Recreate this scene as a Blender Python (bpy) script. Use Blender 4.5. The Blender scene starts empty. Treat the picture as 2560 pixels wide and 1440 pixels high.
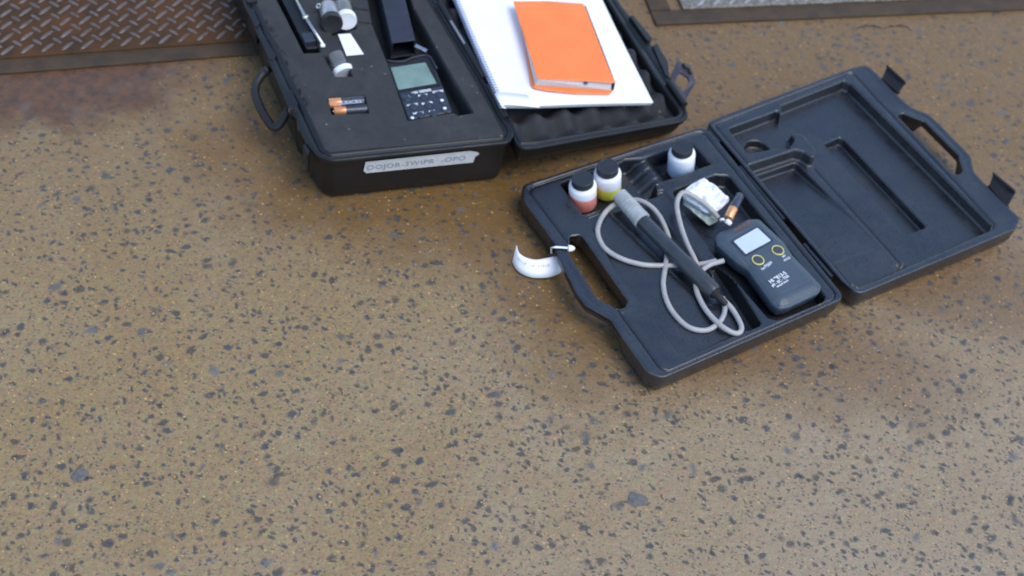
import bpy, math, random
import numpy as np
from mathutils import Vector, Matrix, noise
random.seed(4); rng = np.random.default_rng(4)
S = bpy.context.scene; COL = S.collection
rad = math.radians

# ---------------------------------------------------------------- camera
FPX, PITCH, ROLL, DIST, RIM = 3245.0, 0.874, 0.20, 1.60, 0.036
_f = np.array([0, math.cos(PITCH), -math.sin(PITCH)]); _r = np.array([1., 0, 0]); _u = np.cross(_r, _f)
CR = math.cos(ROLL) * _r + math.sin(ROLL) * _u
CU = -math.sin(ROLL) * _r + math.cos(ROLL) * _u
CAM = -DIST * _f + np.array([0, 0, RIM])
cd = bpy.data.cameras.new("camera"); cam = bpy.data.objects.new("camera", cd); COL.objects.link(cam)
cd.sensor_width = 36; cd.lens = 36 * FPX / 2560; cd.clip_start = .02; cd.clip_end = 200
M = Matrix.Identity(4)
for i in range(3):
    M[i][0] = CR[i]; M[i][1] = CU[i]; M[i][2] = -_f[i]; M[i][3] = CAM[i]
cam.matrix_world = M
S.camera = cam
cd.dof.use_dof = True; cd.dof.focus_distance = 1.42; cd.dof.aperture_fstop = 4.5
# ---------------------------------------------------------------- sky, sun, exposure
SUN_EL, SUN_AZ = 62, 118          # high, veiled sun behind and to the right
w = bpy.data.worlds.new("World"); S.world = w; w.use_nodes = True
nt = w.node_tree; bg = nt.nodes['Background']
sky = nt.nodes.new('ShaderNodeTexSky'); sky.sky_type = 'NISHITA'; sky.sun_disc = False
sky.sun_elevation = rad(SUN_EL); sky.sun_rotation = rad(SUN_AZ)
sky.air_density = 1.0; sky.dust_density = 0.6; sky.ozone_density = 1.0
nt.links.new(sky.outputs[0], bg.inputs[0]); bg.inputs[1].default_value = 0.15
sl = bpy.data.lights.new("sun", 'SUN'); sl.energy = 1.1; sl.angle = rad(40); sl.color = (1, .93, .83)
so = bpy.data.objects.new("sun", sl); COL.objects.link(so)
dv = Vector((math.sin(rad(SUN_AZ)) * math.cos(rad(SUN_EL)), math.cos(rad(SUN_AZ)) * math.cos(rad(SUN_EL)), math.sin(rad(SUN_EL))))
so.rotation_euler = dv.to_track_quat('Z', 'Y').to_euler()
S.view_settings.view_transform = 'Standard'; S.view_settings.look = 'None'
S.view_settings.exposure = 0.93; S.view_settings.gamma = 1
S.render.engine = 'CYCLES'

# ---------------------------------------------------------------- helpers
def rayd(x, y): return (x - 1280) * CR + (720 - y) * CU + FPX * _f
def W(x, y, z=0.0):
    "point at height z seen at photo pixel (x, y)"
    d = rayd(x, y); return CAM + d * ((z - CAM[2]) / d[2])
class Frame:
    def __init__(s, o, ex, n):
        s.o = np.array(o, float); s.n = np.array(n, float) / np.linalg.norm(n)
        ex = np.array(ex, float); ex = ex - (ex @ s.n) * s.n; s.ex = ex / np.linalg.norm(ex); s.ey = np.cross(s.n, s.ex)
    def p(s, x, y, h=0.0):
        d = rayd(x, y); q = CAM + d * (((s.o - CAM) @ s.n + h) / (d @ s.n)) - s.o
        return (q @ s.ex, q @ s.ey)
    def pts(s, L, h=0.0): return [s.p(a, b, h) for a, b in L]
    def w(s, u, v, h=0.0): return s.o + u * s.ex + v * s.ey + h * s.n
    def wp(s, x, y, h=0.0): u, v = s.p(x, y, h); return s.w(u, v, h)
def tag(o, label=None, cat=None, group=None, kind=None):
    if label: o['label'] = label
    if cat: o['category'] = cat
    if group: o['group'] = group
    if kind: o['kind'] = kind
def thing(name, label, cat, loc, group=None):
    o = bpy.data.objects.new(name, None); COL.objects.link(o); o.location = [float(a) for a in loc]
    o.empty_display_size = .02
    tag(o, label, cat, group); return o
def origin(root):
    o = np.zeros(3)
    while root is not None:
        o = o + np.array(root.location); root = root.parent
    return o
def mk(name, V, F, mat, root=None, smooth=True, angle=45, loc=None):
    V = np.asarray(V, float)
    o0 = origin(root) if loc is None else np.array(loc, float)
    me = bpy.data.meshes.new(name); me.from_pydata((V - o0).tolist(), [], [tuple(map(int, f)) for f in F]); me.validate(); me.update()
    o = bpy.data.objects.new(name, me); COL.objects.link(o)
    if root is not None: o.parent = root
    if loc is not None: o.location = [float(a) for a in loc]
    me.materials.append(mat)
    if smooth:
        me.shade_smooth()
        if angle: me.set_sharp_from_angle(angle=rad(angle))
    return o
def fillet(P, r, n=5):
    "round the corners of a closed polygon"
    P = [np.array(p, float) for p in P]; out = []; N = len(P)
    for i in range(N):
        a, b, c = P[i - 1], P[i], P[(i + 1) % N]; rr = r[i] if isinstance(r, (list, tuple)) else r
        la, lc = np.linalg.norm(a - b), np.linalg.norm(c - b)
        da, dc = (a - b) / la, (c - b) / lc; ang = math.acos(max(-1, min(1, da @ dc)))
        if rr <= 0 or ang > 3.0: out.append(b); continue
        t = min(rr / math.tan(ang / 2), la * .48, lc * .48)
        s, e = b + da * t, b + dc * t
        for k in range(n + 1):
            q = k / n; out.append((1 - q) ** 2 * s + 2 * q * (1 - q) * (b * .85 + (s + e) * .075) + q * q * e)
    return np.array(out)
def sdf(P, poly):
    "signed distance (inside negative) and nearest boundary point"
    A = np.asarray(poly, float); B = np.roll(A, -1, 0); best = np.full(len(P), 1e9); near = np.zeros_like(P); ins = np.zeros(len(P), bool)
    for a, b in zip(A, B):
        e = b - a; L = e @ e
        if L < 1e-14: continue
        t = np.clip(((P - a) @ e) / L, 0, 1); q = a + t[:, None] * e; d = np.hypot(*(P - q).T)
        m = d < best; best[m] = d[m]; near[m] = q[m]
        c = (a[1] > P[:, 1]) != (b[1] > P[:, 1])
        if c.any():
            with np.errstate(all='ignore'):
                xi = a[0] + (P[:, 1] - a[1]) * e[0] / (e[1] if e[1] else 1e-12)
            ins ^= c & (P[:, 0] < xi)
    return np.where(ins, -best, best), near
def sm(x): x = np.clip(x, 0, 1); return x * x * (3 - 2 * x)
def pocket(h, P, poly, z, wall=.003):
    d, _ = sdf(P, poly); t = sm(-d / wall); return h * (1 - t) + z * t
def groove(h, P, poly, depth, wd, closed=True):
    d, _ = sdf(P, poly); return h - depth * np.exp(-(d / wd) ** 2)
def vnoise(P, s, seed=0.0):
    return np.array([noise.noise((a * s + seed, b * s - seed, seed * 1.7)) for a, b in P])
def resample(poly, sp, closed=True):
    A = np.asarray(poly, float); B = np.roll(A, -1, 0) if closed else None; out = []; nr = []
    for a, b in zip(A, B):
        l = np.hypot(*(b - a))
        if l < 1e-9: continue
        n = max(1, int(round(l / sp))); dn = np.array([-(b - a)[1], (b - a)[0]]) / l
        for k in range(n): out.append(a + (b - a) * k / n); nr.append(dn)
    out = np.array(out); nr = np.array(nr); nr = nr + np.roll(nr, 1, 0); nr /= np.maximum(np.hypot(*nr.T), 1e-6)[:, None]
    ar = np.sum(A[:, 0] * B[:, 1] - A[:, 1] * B[:, 0])
    return out, (nr if ar > 0 else -nr)
def cdt_mesh(O, H, SD, cell, edge, feats, gs, dense):
    "triangulate the sheet so that every pocket lip, wall and groove has its own rows of vertices"
    from mathutils.geometry import delaunay_2d_cdt
    pts = []; edges = []
    for lp in [O] + H:
        q, _ = resample(lp, cell * 1.3); b = len(pts); n = len(q); pts += list(q); edges += [(b + k, b + (k + 1) % n) for k in range(n)]
    rows = []
    for lp in [O] + H: rows.append((lp, [edge * t for t in (.12, .35, .65, 1.0)], True))
    for f in feats: rows.append((f[0], f[1], False))
    extra = []
    for lp, lv, isout in rows:
        q, nr = resample(lp, cell * 1.25); sg = 1.0
        for l in lv:
            p = q + nr * l * (1 if (not isout or lp is O) else -1); dd = np.abs(sdf(p, lp)[0]); ok = np.abs(dd - abs(l)) < 1.5e-4; extra.append(p[ok])
    extra = np.concatenate(extra); extra = extra[SD(extra)[0] < -.00025]
    # thin out points closer than .3 mm
    key = {}; keep = []
    for k_, p in enumerate(np.round(extra / 3.5e-4).astype(int)):
        t = (p[0], p[1])
        if t not in key: key[t] = 1; keep.append(k_)
    extra = extra[keep]; pts += list(extra)
    lo, hi = O.min(0), O.max(0); gr = []
    for reg, sp in [(None, gs)] + list(dense):
        X, Y = np.meshgrid(np.arange(lo[0], hi[0], sp), np.arange(lo[1], hi[1], sp)); g = np.stack([X.ravel(), Y.ravel()], 1); m = SD(g)[0] < -sp * .5
        if reg is not None: m &= sdf(g, reg)[0] < 0
        g = g[m]
        for f in feats:
            dd = sdf(g, f[0])[0]; l0, l1 = min(f[1]), max(f[1]); g = g[~((dd < -l0 + sp * .45) & (dd > -l1 - sp * .45))] if l0 >= -.0009 else g[np.abs(dd) > l1 + sp * .3]
        gr.append(g)
    pts += list(np.concatenate(gr)); 
    r = delaunay_2d_cdt([Vector((float(a), float(b))) for a, b in pts], edges, [], 0, 1e-6)
    P = np.array([[v.x, v.y] for v in r[0]]); F = np.array([f for f in r[2] if len(f) == 3]); c = P[F].mean(1); F = F[SD(c)[0] < -1e-5]
    used = np.unique(F); mp = -np.ones(len(P), int); mp[used] = np.arange(len(used)); P = P[used]; F = mp[F]
    a, b, c = P[F[:, 0]], P[F[:, 1]], P[F[:, 2]]; cw = ((b - a)[:, 0] * (c - a)[:, 1] - (b - a)[:, 1] * (c - a)[:, 0]) < 0; F[cw] = F[cw][:, ::-1]
    return P, [tuple(int(x) for x in f) for f in F], SD(P)[0]
def wrows(poly, w=.003): return (poly, [-.0009, 0, w * .3, w * .7, w, w + .0009])
def gv(poly, w=.0012): return (poly, [-2.4 * w, -1.2 * w, -.5 * w, 0, .5 * w, 1.2 * w, 2.4 * w])
def hf(name, Fr, outline, hfun, cell, mat, root, holes=(), rings=((0, .01),), edge=.0015, depth=None, bottom=False, ang=None, dirv=None, loc=None, feats=(), gs=.004, dense=()):
    "moulded sheet: height field clipped to an outline, with side walls going down through the rings"
    O = np.asarray(outline); H = [np.asarray(h) for h in holes]
    def SD(P):
        d, q = sdf(P, O)
        for h in H:
            d2, q2 = sdf(P, h); m = -d2 > d; d = np.where(m, -d2, d); q = np.where(m[:, None], q2, q)
        return d, q
    if feats:
        P, faces, d = cdt_mesh(O, H, SD, cell, edge, feats, gs, dense)
    else:
        a = math.atan2(dirv[1], dirv[0]) if dirv is not None else 0
        R = np.array([[math.cos(a), math.sin(a)], [-math.sin(a), math.cos(a)]])
        G = O @ R.T; lo, hi = G.min(0) - cell, G.max(0) + cell
        xs = np.arange(lo[0], hi[0] + cell, cell); ys = np.arange(lo[1], hi[1] + cell, cell)
        X, Y = np.meshgrid(xs, ys); P = np.stack([X.ravel(), Y.ravel()], 1) @ R
        d, q = SD(P); snap = (d > -.35 * cell) & (d < .75 * cell); P[snap] = q[snap]; ok = (d < .75 * cell)
        nx = len(xs); ny = len(ys); I = np.arange(nx * ny).reshape(ny, nx)
        Q = np.stack([I[:-1, :-1], I[:-1, 1:], I[1:, 1:], I[1:, :-1]], -1).reshape(-1, 4); k = ok[Q]; cnt = k.sum(1)
        faces = [tuple(f) for f in Q[cnt == 4]] + [tuple(np.array(f)[m]) for f, m in zip(Q[cnt == 3], k[cnt == 3])]
        cen = np.array([P[list(f)].mean(0) for f in faces]); dc, _ = SD(cen)
        allsn = np.array([snap[list(f)].all() for f in faces])
        faces = [f for f, c, s_ in zip(faces, dc, allsn) if c < (-.02 * cell if s_ else .2 * cell)]
        used = np.unique(np.concatenate([np.array(f) for f in faces])); mp = -np.ones(len(P), int); mp[used] = np.arange(len(used))
        P = P[used]; d = np.where(snap[used], 0, d[used]); faces = [tuple(mp[list(f)]) for f in faces]
    h = hfun(P, d)
    if edge: 
        t = np.clip((d + edge) / edge, 0, 1); h = h - edge * (1 - np.sqrt(np.clip(1 - t * t, 0, 1))) * .8
    es = {}
    for f in faces:
        for i in range(len(f)): es[(f[i], f[(i + 1) % len(f)])] = 1
    bd = [(a_, b_) for (a_, b_) in es if (b_, a_) not in es]
    V = [Fr.w(u, v, hh) for (u, v), hh in zip(P, h)]
    bv = sorted({x for e in bd for x in e}); bp = P[bv]; e = 2e-4
    gx = SD(bp + [e, 0])[0] - SD(bp - [e, 0])[0]; gy = SD(bp + [0, e])[0] - SD(bp - [0, e])[0]
    nn = np.stack([gx, gy], 1); nn /= np.maximum(np.hypot(gx, gy), 1e-9)[:, None]
    sc = np.ones(len(bv)) if depth is None else depth(bp)
    prev = {x: x for x in bv}; F2 = list(faces)
    for ins, dz in rings:
        cur = {}
        for j, x in enumerate(bv):
            u, v = bp[j] - nn[j] * ins * (sc[j] ** 2); hh = -dz * sc[j] if dz is not None else h[x]
            cur[x] = len(V); V.append(Fr.w(u, v, hh))
        for a_, b_ in bd: F2.append((prev[b_], prev[a_], cur[a_], cur[b_]))
        prev = cur
    if bottom:
        dz = rings[-1][1]; m2 = {}; qa = SD(P)[1]; s2 = np.ones(len(P)) if depth is None else depth(P)
        for i, (u, v) in enumerate(P):
            if i in prev: m2[i] = prev[i]
            else:
                ii = rings[-1][0] * s2[i] ** 2; w_ = np.array([u, v]) - qa[i]; l_ = np.hypot(*w_)
                if l_ < ii: u, v = qa[i] + w_ / max(l_, 1e-6) * ii
                m2[i] = len(V); V.append(Fr.w(u, v, -dz * s2[i]))
        for f in faces: F2.append(tuple(m2[i] for i in reversed(f)))
    return mk(name, V, F2, mat, root, True, ang, loc)
def cr(P, n=8, closed=False):
    P = [np.array(p, float) for p in P]; N = len(P); out = []
    for i in range(N if closed else N - 1):
        a, b, c, d = (P[(i - 1) % N] if closed or i > 0 else P[0] * 2 - P[1], P[i], P[(i + 1) % N], P[(i + 2) % N] if closed or i + 2 < N else P[-1] * 2 - P[-2])
        for k in range(n):
            t = k / n; out.append(.5 * ((2 * b) + (c - a) * t + (2 * a - 5 * b + 4 * c - d) * t * t + (3 * b - a - 3 * c + d) * t ** 3))
    if not closed: out.append(P[-1])
    return out
def tube(P, r, n=10, closed=False, V=None, F=None, sq=1.0):
    V = [] if V is None else V; F = [] if F is None else F; base = len(V); N = len(P); ref = np.array([.03, .02, 1.])
    for i in range(N):
        a = P[i - 1] if (i or closed) else P[0]; b = P[(i + 1) % N] if (i < N - 1 or closed) else P[-1]
        t = b - a; t = t / (np.linalg.norm(t) + 1e-12); s_ = np.cross(t, ref); s_ /= (np.linalg.norm(s_) + 1e-12); u = np.cross(s_, t)
        rr = r[i] if isinstance(r, (list, np.ndarray)) else r
        for k in range(n):
            A = 2 * math.pi * k / n; V.append(P[i] + rr * (math.cos(A) * s_ + sq * math.sin(A) * u))
    for i in range(N if closed else N - 1):
        for k in range(n):
            a = base + i * n; b = base + ((i + 1) % N) * n; F.append((a + k, a + (k + 1) % n, b + (k + 1) % n, b + k))
    if not closed:
        F.append(tuple(base + k for k in range(n))[::-1]); F.append(tuple(base + (N - 1) * n + k for k in range(n)))
    return V, F
def lathe(o, ax, prof, n=32, caps=True):
    o = np.array(o, float); ax = np.array(ax, float); ax /= np.linalg.norm(ax)
    s_ = np.cross(ax, [.31, .2, .93]); s_ /= np.linalg.norm(s_); u = np.cross(ax, s_); V = []; F = []
    for t, r in prof:
        for k in range(n):
            A = 2 * math.pi * k / n; V.append(o + ax * t + r * (math.cos(A) * s_ + math.sin(A) * u))
    for i in range(len(prof) - 1):
        for k in range(n): F.append((i * n + k, i * n + (k + 1) % n, (i + 1) * n + (k + 1) % n, (i + 1) * n + k))
    if caps: F.append(tuple(range(n))[::-1]); F.append(tuple((len(prof) - 1) * n + k for k in range(n)))
    return V, F
def prism(T, B):
    "closed solid from matching top and bottom loops (top counter-clockwise seen from above)"
    n = len(T); V = list(T) + list(B); F = [tuple(range(n)), tuple(range(2 * n - 1, n - 1, -1))]
    for i in range(n): j = (i + 1) % n; F.append((i, i + n, j + n, j)); 
    return V, F
def join(*L):
    V = []; F = []
    for v, f in L:
        b = len(V); V += list(v); F += [tuple(i + b for i in q) for q in f]
    return V, F
def bev(o, wd=.001, seg=2):
    m = o.modifiers.new('bevel', 'BEVEL'); m.width = wd; m.segments = seg; m.limit_method = 'ANGLE'; return o
def slab(Fr, pts, h1, h0):
    T = [Fr.w(u, v, h1) for u, v in pts]; B = [Fr.w(u, v, h0) for u, v in pts]
    a = np.asarray(pts); ar = np.sum(a[:, 0] * np.roll(a[:, 1], -1) - a[:, 1] * np.roll(a[:, 0], -1))
    if ar < 0: T = T[::-1]; B = B[::-1]
    return prism(T, B)
def text(name, s, size, Fr, u0, v0, dirv, h, mat, root, bold=0.0, sp=1.0, n=None, upv=None):
    c = bpy.data.curves.new('t', 'FONT'); c.body = s; c.size = size; c.offset = bold; c.align_x = 'CENTER'; c.align_y = 'CENTER'; c.space_character = sp
    t = bpy.data.objects.new('t', c); COL.objects.link(t); bpy.context.view_layer.update()
    me = bpy.data.meshes.new_from_object(t.evaluated_get(bpy.context.evaluated_depsgraph_get()))
    V0 = [v.co.copy() for v in me.vertices]; F0 = [tuple(p.vertices) for p in me.polygons]
    bpy.data.objects.remove(t); bpy.data.curves.remove(c); bpy.data.meshes.remove(me)
    d = np.array(dirv, float)
    if len(d) == 2: d = Fr.ex * d[0] + Fr.ey * d[1]
    d /= np.linalg.norm(d); up = np.cross(Fr.n, d) if upv is None else np.array(upv) / np.linalg.norm(upv); o = Fr.w(u0, v0, h)
    return mk(name, [o + d * v.x + up * v.y for v in V0], F0, mat, root, False)

# ---------------------------------------------------------------- materials
def mat(name, col, rough=.5, spec=.5, metal=0.0, **k):
    m = bpy.data.materials.new(name); m.use_nodes = True; b = m.node_tree.nodes['Principled BSDF']
    b.inputs['Base Color'].default_value = (*col, 1); b.inputs['Roughness'].default_value = rough
    b.inputs['Specular IOR Level'].default_value = spec; b.inputs['Metallic'].default_value = metal
    for kk, v in k.items(): b.inputs[kk.replace('_', ' ')].default_value = v
    return m
def N(m, t, **k):
    n = m.node_tree.nodes.new(t)
    for a, b in k.items(): setattr(n, a, b)
    return n
def L(m, a, b): m.node_tree.links.new(a, b)
def P_(m): return m.node_tree.nodes['Principled BSDF']
def coord(m, scale=(1, 1, 1), rot=0.0, loc=(0, 0, 0)):
    g = N(m, 'ShaderNodeNewGeometry'); mp = N(m, 'ShaderNodeMapping'); L(m, g.outputs['Position'], mp.inputs[0])
    mp.inputs['Scale'].default_value = scale; mp.inputs['Rotation'].default_value = (0, 0, rot); mp.inputs['Location'].default_value = loc
    return mp.outputs[0]
def nz(m, vec, s, det=4, ro=.6):
    n = N(m, 'ShaderNodeTexNoise'); n.inputs['Scale'].default_value = s; n.inputs['Detail'].default_value = det; n.inputs['Roughness'].default_value = ro
    L(m, vec, n.inputs['Vector']); return n
def ramp(m, src, stops):
    r = N(m, 'ShaderNodeValToRGB'); e = r.color_ramp.elements
    while len(e) < len(stops): e.new(.5)
    for i, (p, c) in enumerate(stops): e[i].position = p; e[i].color = (*c, 1) if len(c) == 3 else c
    L(m, src, r.inputs[0]); return r.outputs[0]
def g3(v): return (v, v, v)
def mix(m, fac, a, b, mode='MIX'):
    n = N(m, 'ShaderNodeMix'); n.data_type = 'RGBA'; n.blend_type = mode
    for s_, v in ((0, fac), (6, a), (7, b)):
        if hasattr(v, 'links'): L(m, v, n.inputs[s_])
        elif s_ == 0: n.inputs[0].default_value = v
        else: n.inputs[s_].default_value = (*v, 1)
    return n.outputs[2]
def mth(m, op, a, b=None, c=None):
    n = N(m, 'ShaderNodeMath', operation=op)
    for i, v in enumerate((a, b, c)):
        if v is None: continue
        if hasattr(v, 'links'): L(m, v, n.inputs[i])
        else: n.inputs[i].default_value = v
    return n.outputs[0]
def bump(m, h, dist, st=1.0, prev=None):
    b = N(m, 'ShaderNodeBump'); b.inputs['Distance'].default_value = dist; b.inputs['Strength'].default_value = st; L(m, h, b.inputs['Height'])
    if prev is not None: L(m, prev, b.inputs['Normal'])
    L(m, b.outputs[0], P_(m).inputs['Normal']); return b.outputs[0]

def concrete():
    m = mat('concrete', (.3, .25, .2), .5, .42); v = coord(m)
    big = nz(m, v, 3.2, 4, .55).outputs[0]; mid = nz(m, v, 22, 5, .65).outputs[0]; fine = nz(m, v, 330, 4, .75).outputs[0]; fin2 = nz(m, v, 170, 3, .6)
    base = mix(m, ramp(m, big, [(.38, g3(0)), (.62, g3(1))]), (.232, .158, .064), (.255, .198, .115))
    base = mix(m, ramp(m, mid, [(.35, g3(0)), (.7, g3(1))]), base, mix(m, .5, base, (.215, .125, .045)))
    # sandy grain
    base = mix(m, ramp(m, fine, [(.3, g3(.0)), (.75, g3(.55))]), base, (.38, .28, .15))
    base = mix(m, ramp(m, fin2.outputs[0], [(.3, g3(.45)), (.5, g3(0))]), base, (.115, .08, .045))
    n9 = nz(m, v, 105, 5, .8); hs = N(m, 'ShaderNodeHueSaturation'); hs.inputs['Saturation'].default_value = .55; L(m, n9.outputs[1], hs.inputs['Color'])
    base = mix(m, .62, base, hs.outputs[0], 'OVERLAY')
    # iron staining: towards the steel plates
    sep = N(m, 'ShaderNodeSeparateXYZ'); L(m, v, sep.inputs[0])
    far = mth(m, 'ADD', mth(m, 'MULTIPLY_ADD', sep.outputs[0], -.10, sep.outputs[1]), .08)
    wob = mth(m, 'MULTIPLY_ADD', nz(m, v, 7, 4, .6).outputs[0], .30, -.15)
    st = ramp(m, mth(m, 'ADD', far, wob), [(.0, g3(.10)), (.50, g3(1))])
    base = mix(m, st, base, mix(m, .85, base, (.60, .36, .18), 'MULTIPLY')) if False else mix(m, mth(m, 'MULTIPLY', st, .8), base, (.160, .086, .026))
    # damp slab along the cases' near sides, with their shade painted into it
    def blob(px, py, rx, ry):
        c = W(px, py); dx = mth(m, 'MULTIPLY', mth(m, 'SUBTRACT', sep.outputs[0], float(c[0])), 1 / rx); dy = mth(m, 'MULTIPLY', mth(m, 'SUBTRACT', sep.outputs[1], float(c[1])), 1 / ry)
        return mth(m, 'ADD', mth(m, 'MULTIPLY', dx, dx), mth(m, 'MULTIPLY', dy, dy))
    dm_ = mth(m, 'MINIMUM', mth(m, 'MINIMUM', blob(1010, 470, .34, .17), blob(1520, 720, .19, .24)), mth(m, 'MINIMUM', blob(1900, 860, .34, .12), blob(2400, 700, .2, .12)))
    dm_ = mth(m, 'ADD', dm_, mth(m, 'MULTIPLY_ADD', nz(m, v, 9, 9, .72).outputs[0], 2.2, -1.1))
    damp_shade = ramp(m, dm_, [(.15, g3(.85)), (1.0, g3(0))])
    base = mix(m, damp_shade, base, (.150, .078, .020))
    # paler, greyer concrete towards the near right: pale sheen painted into the colour
    sheenv = mth(m, 'ADD', mth(m, 'SUBTRACT', mth(m, 'MULTIPLY', sep.outputs[0], .9), sep.outputs[1]), wob)
    base = mix(m, ramp(m, mth(m, 'MULTIPLY', sheenv, .8), [(.1, g3(0)), (.85, g3(.8))]), base, mix(m, .6, base, (.34, .285, .235)))
    # stones of two shapes and a finer set
    acc = base; hgt = None
    def stones(acc, scale, rot, st_, rmin, rmax, col1, col2, seed, den):
        dist = nz(m, v, scale * 1.1, 3, .6)
        vv = N(m, 'ShaderNodeVectorMath', operation='MULTIPLY_ADD'); L(m, dist.outputs[1], vv.inputs[0])
        vv.inputs[1].default_value = g3(.8 / scale); L(m, v, vv.inputs[2])
        m0 = N(m, 'ShaderNodeMapping'); m0.inputs['Rotation'].default_value = (0, 0, rot); L(m, vv.outputs[0], m0.inputs[0])
        mp = N(m, 'ShaderNodeMapping'); mp.inputs['Scale'].default_value = (scale, scale * st_, 0.0); mp.inputs['Location'].default_value = (seed, seed, 0)
        L(m, m0.outputs[0], mp.inputs[0])
        vo = N(m, 'ShaderNodeTexVoronoi', voronoi_dimensions='2D'); vo.inputs['Scale'].default_value = 1; L(m, mp.outputs[0], vo.inputs['Vector'])
        rnd = N(m, 'ShaderNodeSeparateColor'); L(m, vo.outputs['Color'], rnd.inputs[0])
        thr = mth(m, 'MULTIPLY_ADD', mth(m, 'POWER', rnd.outputs[0], 1.6), rmax - rmin, rmin)
        on = mth(m, 'LESS_THAN', rnd.outputs[1], den)
        mk_ = mth(m, 'MULTIPLY', on, ramp(m, mth(m, 'SUBTRACT', thr, vo.outputs['Distance']), [(.0, g3(0)), (.20, g3(1))]))
        c = mix(m, rnd.outputs[2], col1, col2)
        return mix(m, mth(m, 'MULTIPLY', mk_, mth(m, 'MULTIPLY_ADD', rnd.outputs[2], .30, .70)), acc, c), mk_
    dk1, dk2 = (.030, .031, .031), (.072, .072, .070)
    acc, m1 = stones(acc, 52, -.6, 1.35, .06, .42, dk1, dk2, 3.3, .55)
    acc, m1b = stones(acc, 64, 1.1, 1.7, .05, .38, dk1, dk2, 33.7, .48)
    acc, m2 = stones(acc, 82, .25, 1.5, .08, .42, dk1, dk2, 11.7, .55)
    acc, m3 = stones(acc, 34, 1.9, 1.2, .04, .32, dk1, (.14, .135, .125), 27.1, .42)
    acc, m4 = stones(acc, 170, .2, 1.3, .10, .42, (.06, .058, .055), (.15, .125, .10), 51.1, .6)
    acc, m5 = stones(acc, 150, .7, 1.2, .03, .30, (.60, .29, .08), (.50, .34, .14), 71.9, .34)
    acc, m6 = stones(acc, 150, .3, 1.2, .03, .20, (.50, .46, .36), (.45, .33, .18), 91.9, .05)
    # rust-brown crust beside the left plate
    a_, b_ = W(0, 330), W(400, 290)
    c_ = W(470, 190)
    n1 = np.array([-(b_ - a_)[1], (b_ - a_)[0]]); n1 /= np.linalg.norm(n1)
    n2 = np.array([-(c_ - b_)[1], (c_ - b_)[0]]); n2 /= np.linalg.norm(n2)
    def half(nv, p):
        return mth(m, 'ADD', mth(m, 'ADD', mth(m, 'MULTIPLY', sep.outputs[0], float(nv[0])), mth(m, 'MULTIPLY', sep.outputs[1], float(nv[1]))), float(-(nv @ p[:2])))
    hh = mth(m, 'MINIMUM', half(n1, a_), half(n2, b_))
    hh = mth(m, 'ADD', hh, mth(m, 'MULTIPLY_ADD', nz(m, v, 14, 5, .65).outputs[0], .16, -.08))
    rmask = ramp(m, mth(m, 'MULTIPLY_ADD', hh, 8, .5), [(.30, g3(0)), (.75, g3(.92))])
    rc = mix(m, ramp(m, nz(m, v, 60, 5, .7).outputs[0], [(.35, g3(0)), (.68, g3(1))]), (.060, .036, .025), (.150, .066, .028))
    rc = mix(m, ramp(m, nz(m, v, 26, 4, .6).outputs[0], [(.55, g3(0)), (.72, g3(.7))]), rc, (.12, .095, .09))
    acc = mix(m, rmask, acc, rc)
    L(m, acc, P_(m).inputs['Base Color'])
    ro = ramp(m, mth(m, 'MULTIPLY_ADD', mid, .5, mth(m, 'MULTIPLY', big, .5)), [(.36, g3(.24)), (.62, g3(.62))]); L(m, ro, P_(m).inputs['Roughness'])
    h1 = mth(m, 'ADD', mth(m, 'MULTIPLY', fine, .5), mth(m, 'MULTIPLY', fin2.outputs[0], 1.0))
    b1 = bump(m, h1, .0012, .8)
    b2 = bump(m, mid, .006, .6, b1)
    st_h = mth(m, 'MAXIMUM', mth(m, 'MAXIMUM', m1, m2), m3)
    bump(m, st_h, .0006, .5, b2)
    return m
def plastic(name, col, r0=.34, drops=True, spec=.55):
    m = mat(name, col, r0, spec); v = coord(m)
    f = nz(m, v, 900, 2, .5).outputs[0]; b = bump(m, f, .0004, .35)
    l = nz(m, v, 14, 4, .6).outputs[0]
    c = mix(m, ramp(m, l, [(.35, g3(0)), (.7, g3(1))]), col, tuple(x * 1.45 + .004 for x in col))
    if drops:
        vo = N(m, 'ShaderNodeTexVoronoi'); vo.inputs['Scale'].default_value = 330; L(m, v, vo.inputs['Vector'])
        rn = N(m, 'ShaderNodeSeparateColor'); L(m, vo.outputs['Color'], rn.inputs[0])
        dm = mth(m, 'MULTIPLY', mth(m, 'LESS_THAN', vo.outputs['Distance'], mth(m, 'MULTIPLY', rn.outputs[0], .36)), mth(m, 'LESS_THAN', rn.outputs[1], .6))
        c = mix(m, mth(m, 'MULTIPLY', dm, .75), c, tuple(x * .25 for x in col))
        rr = mth(m, 'MULTIPLY_ADD', dm, -.22, ramp(m, nz(m, v, 30, 5, .7).outputs[0], [(.35, g3(r0 - .09)), (.68, g3(r0 + .16))])); L(m, rr, P_(m).inputs['Roughness'])
        bump(m, dm, .0005, .7, b)
    L(m, c, P_(m).inputs['Base Color']); return m
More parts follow.
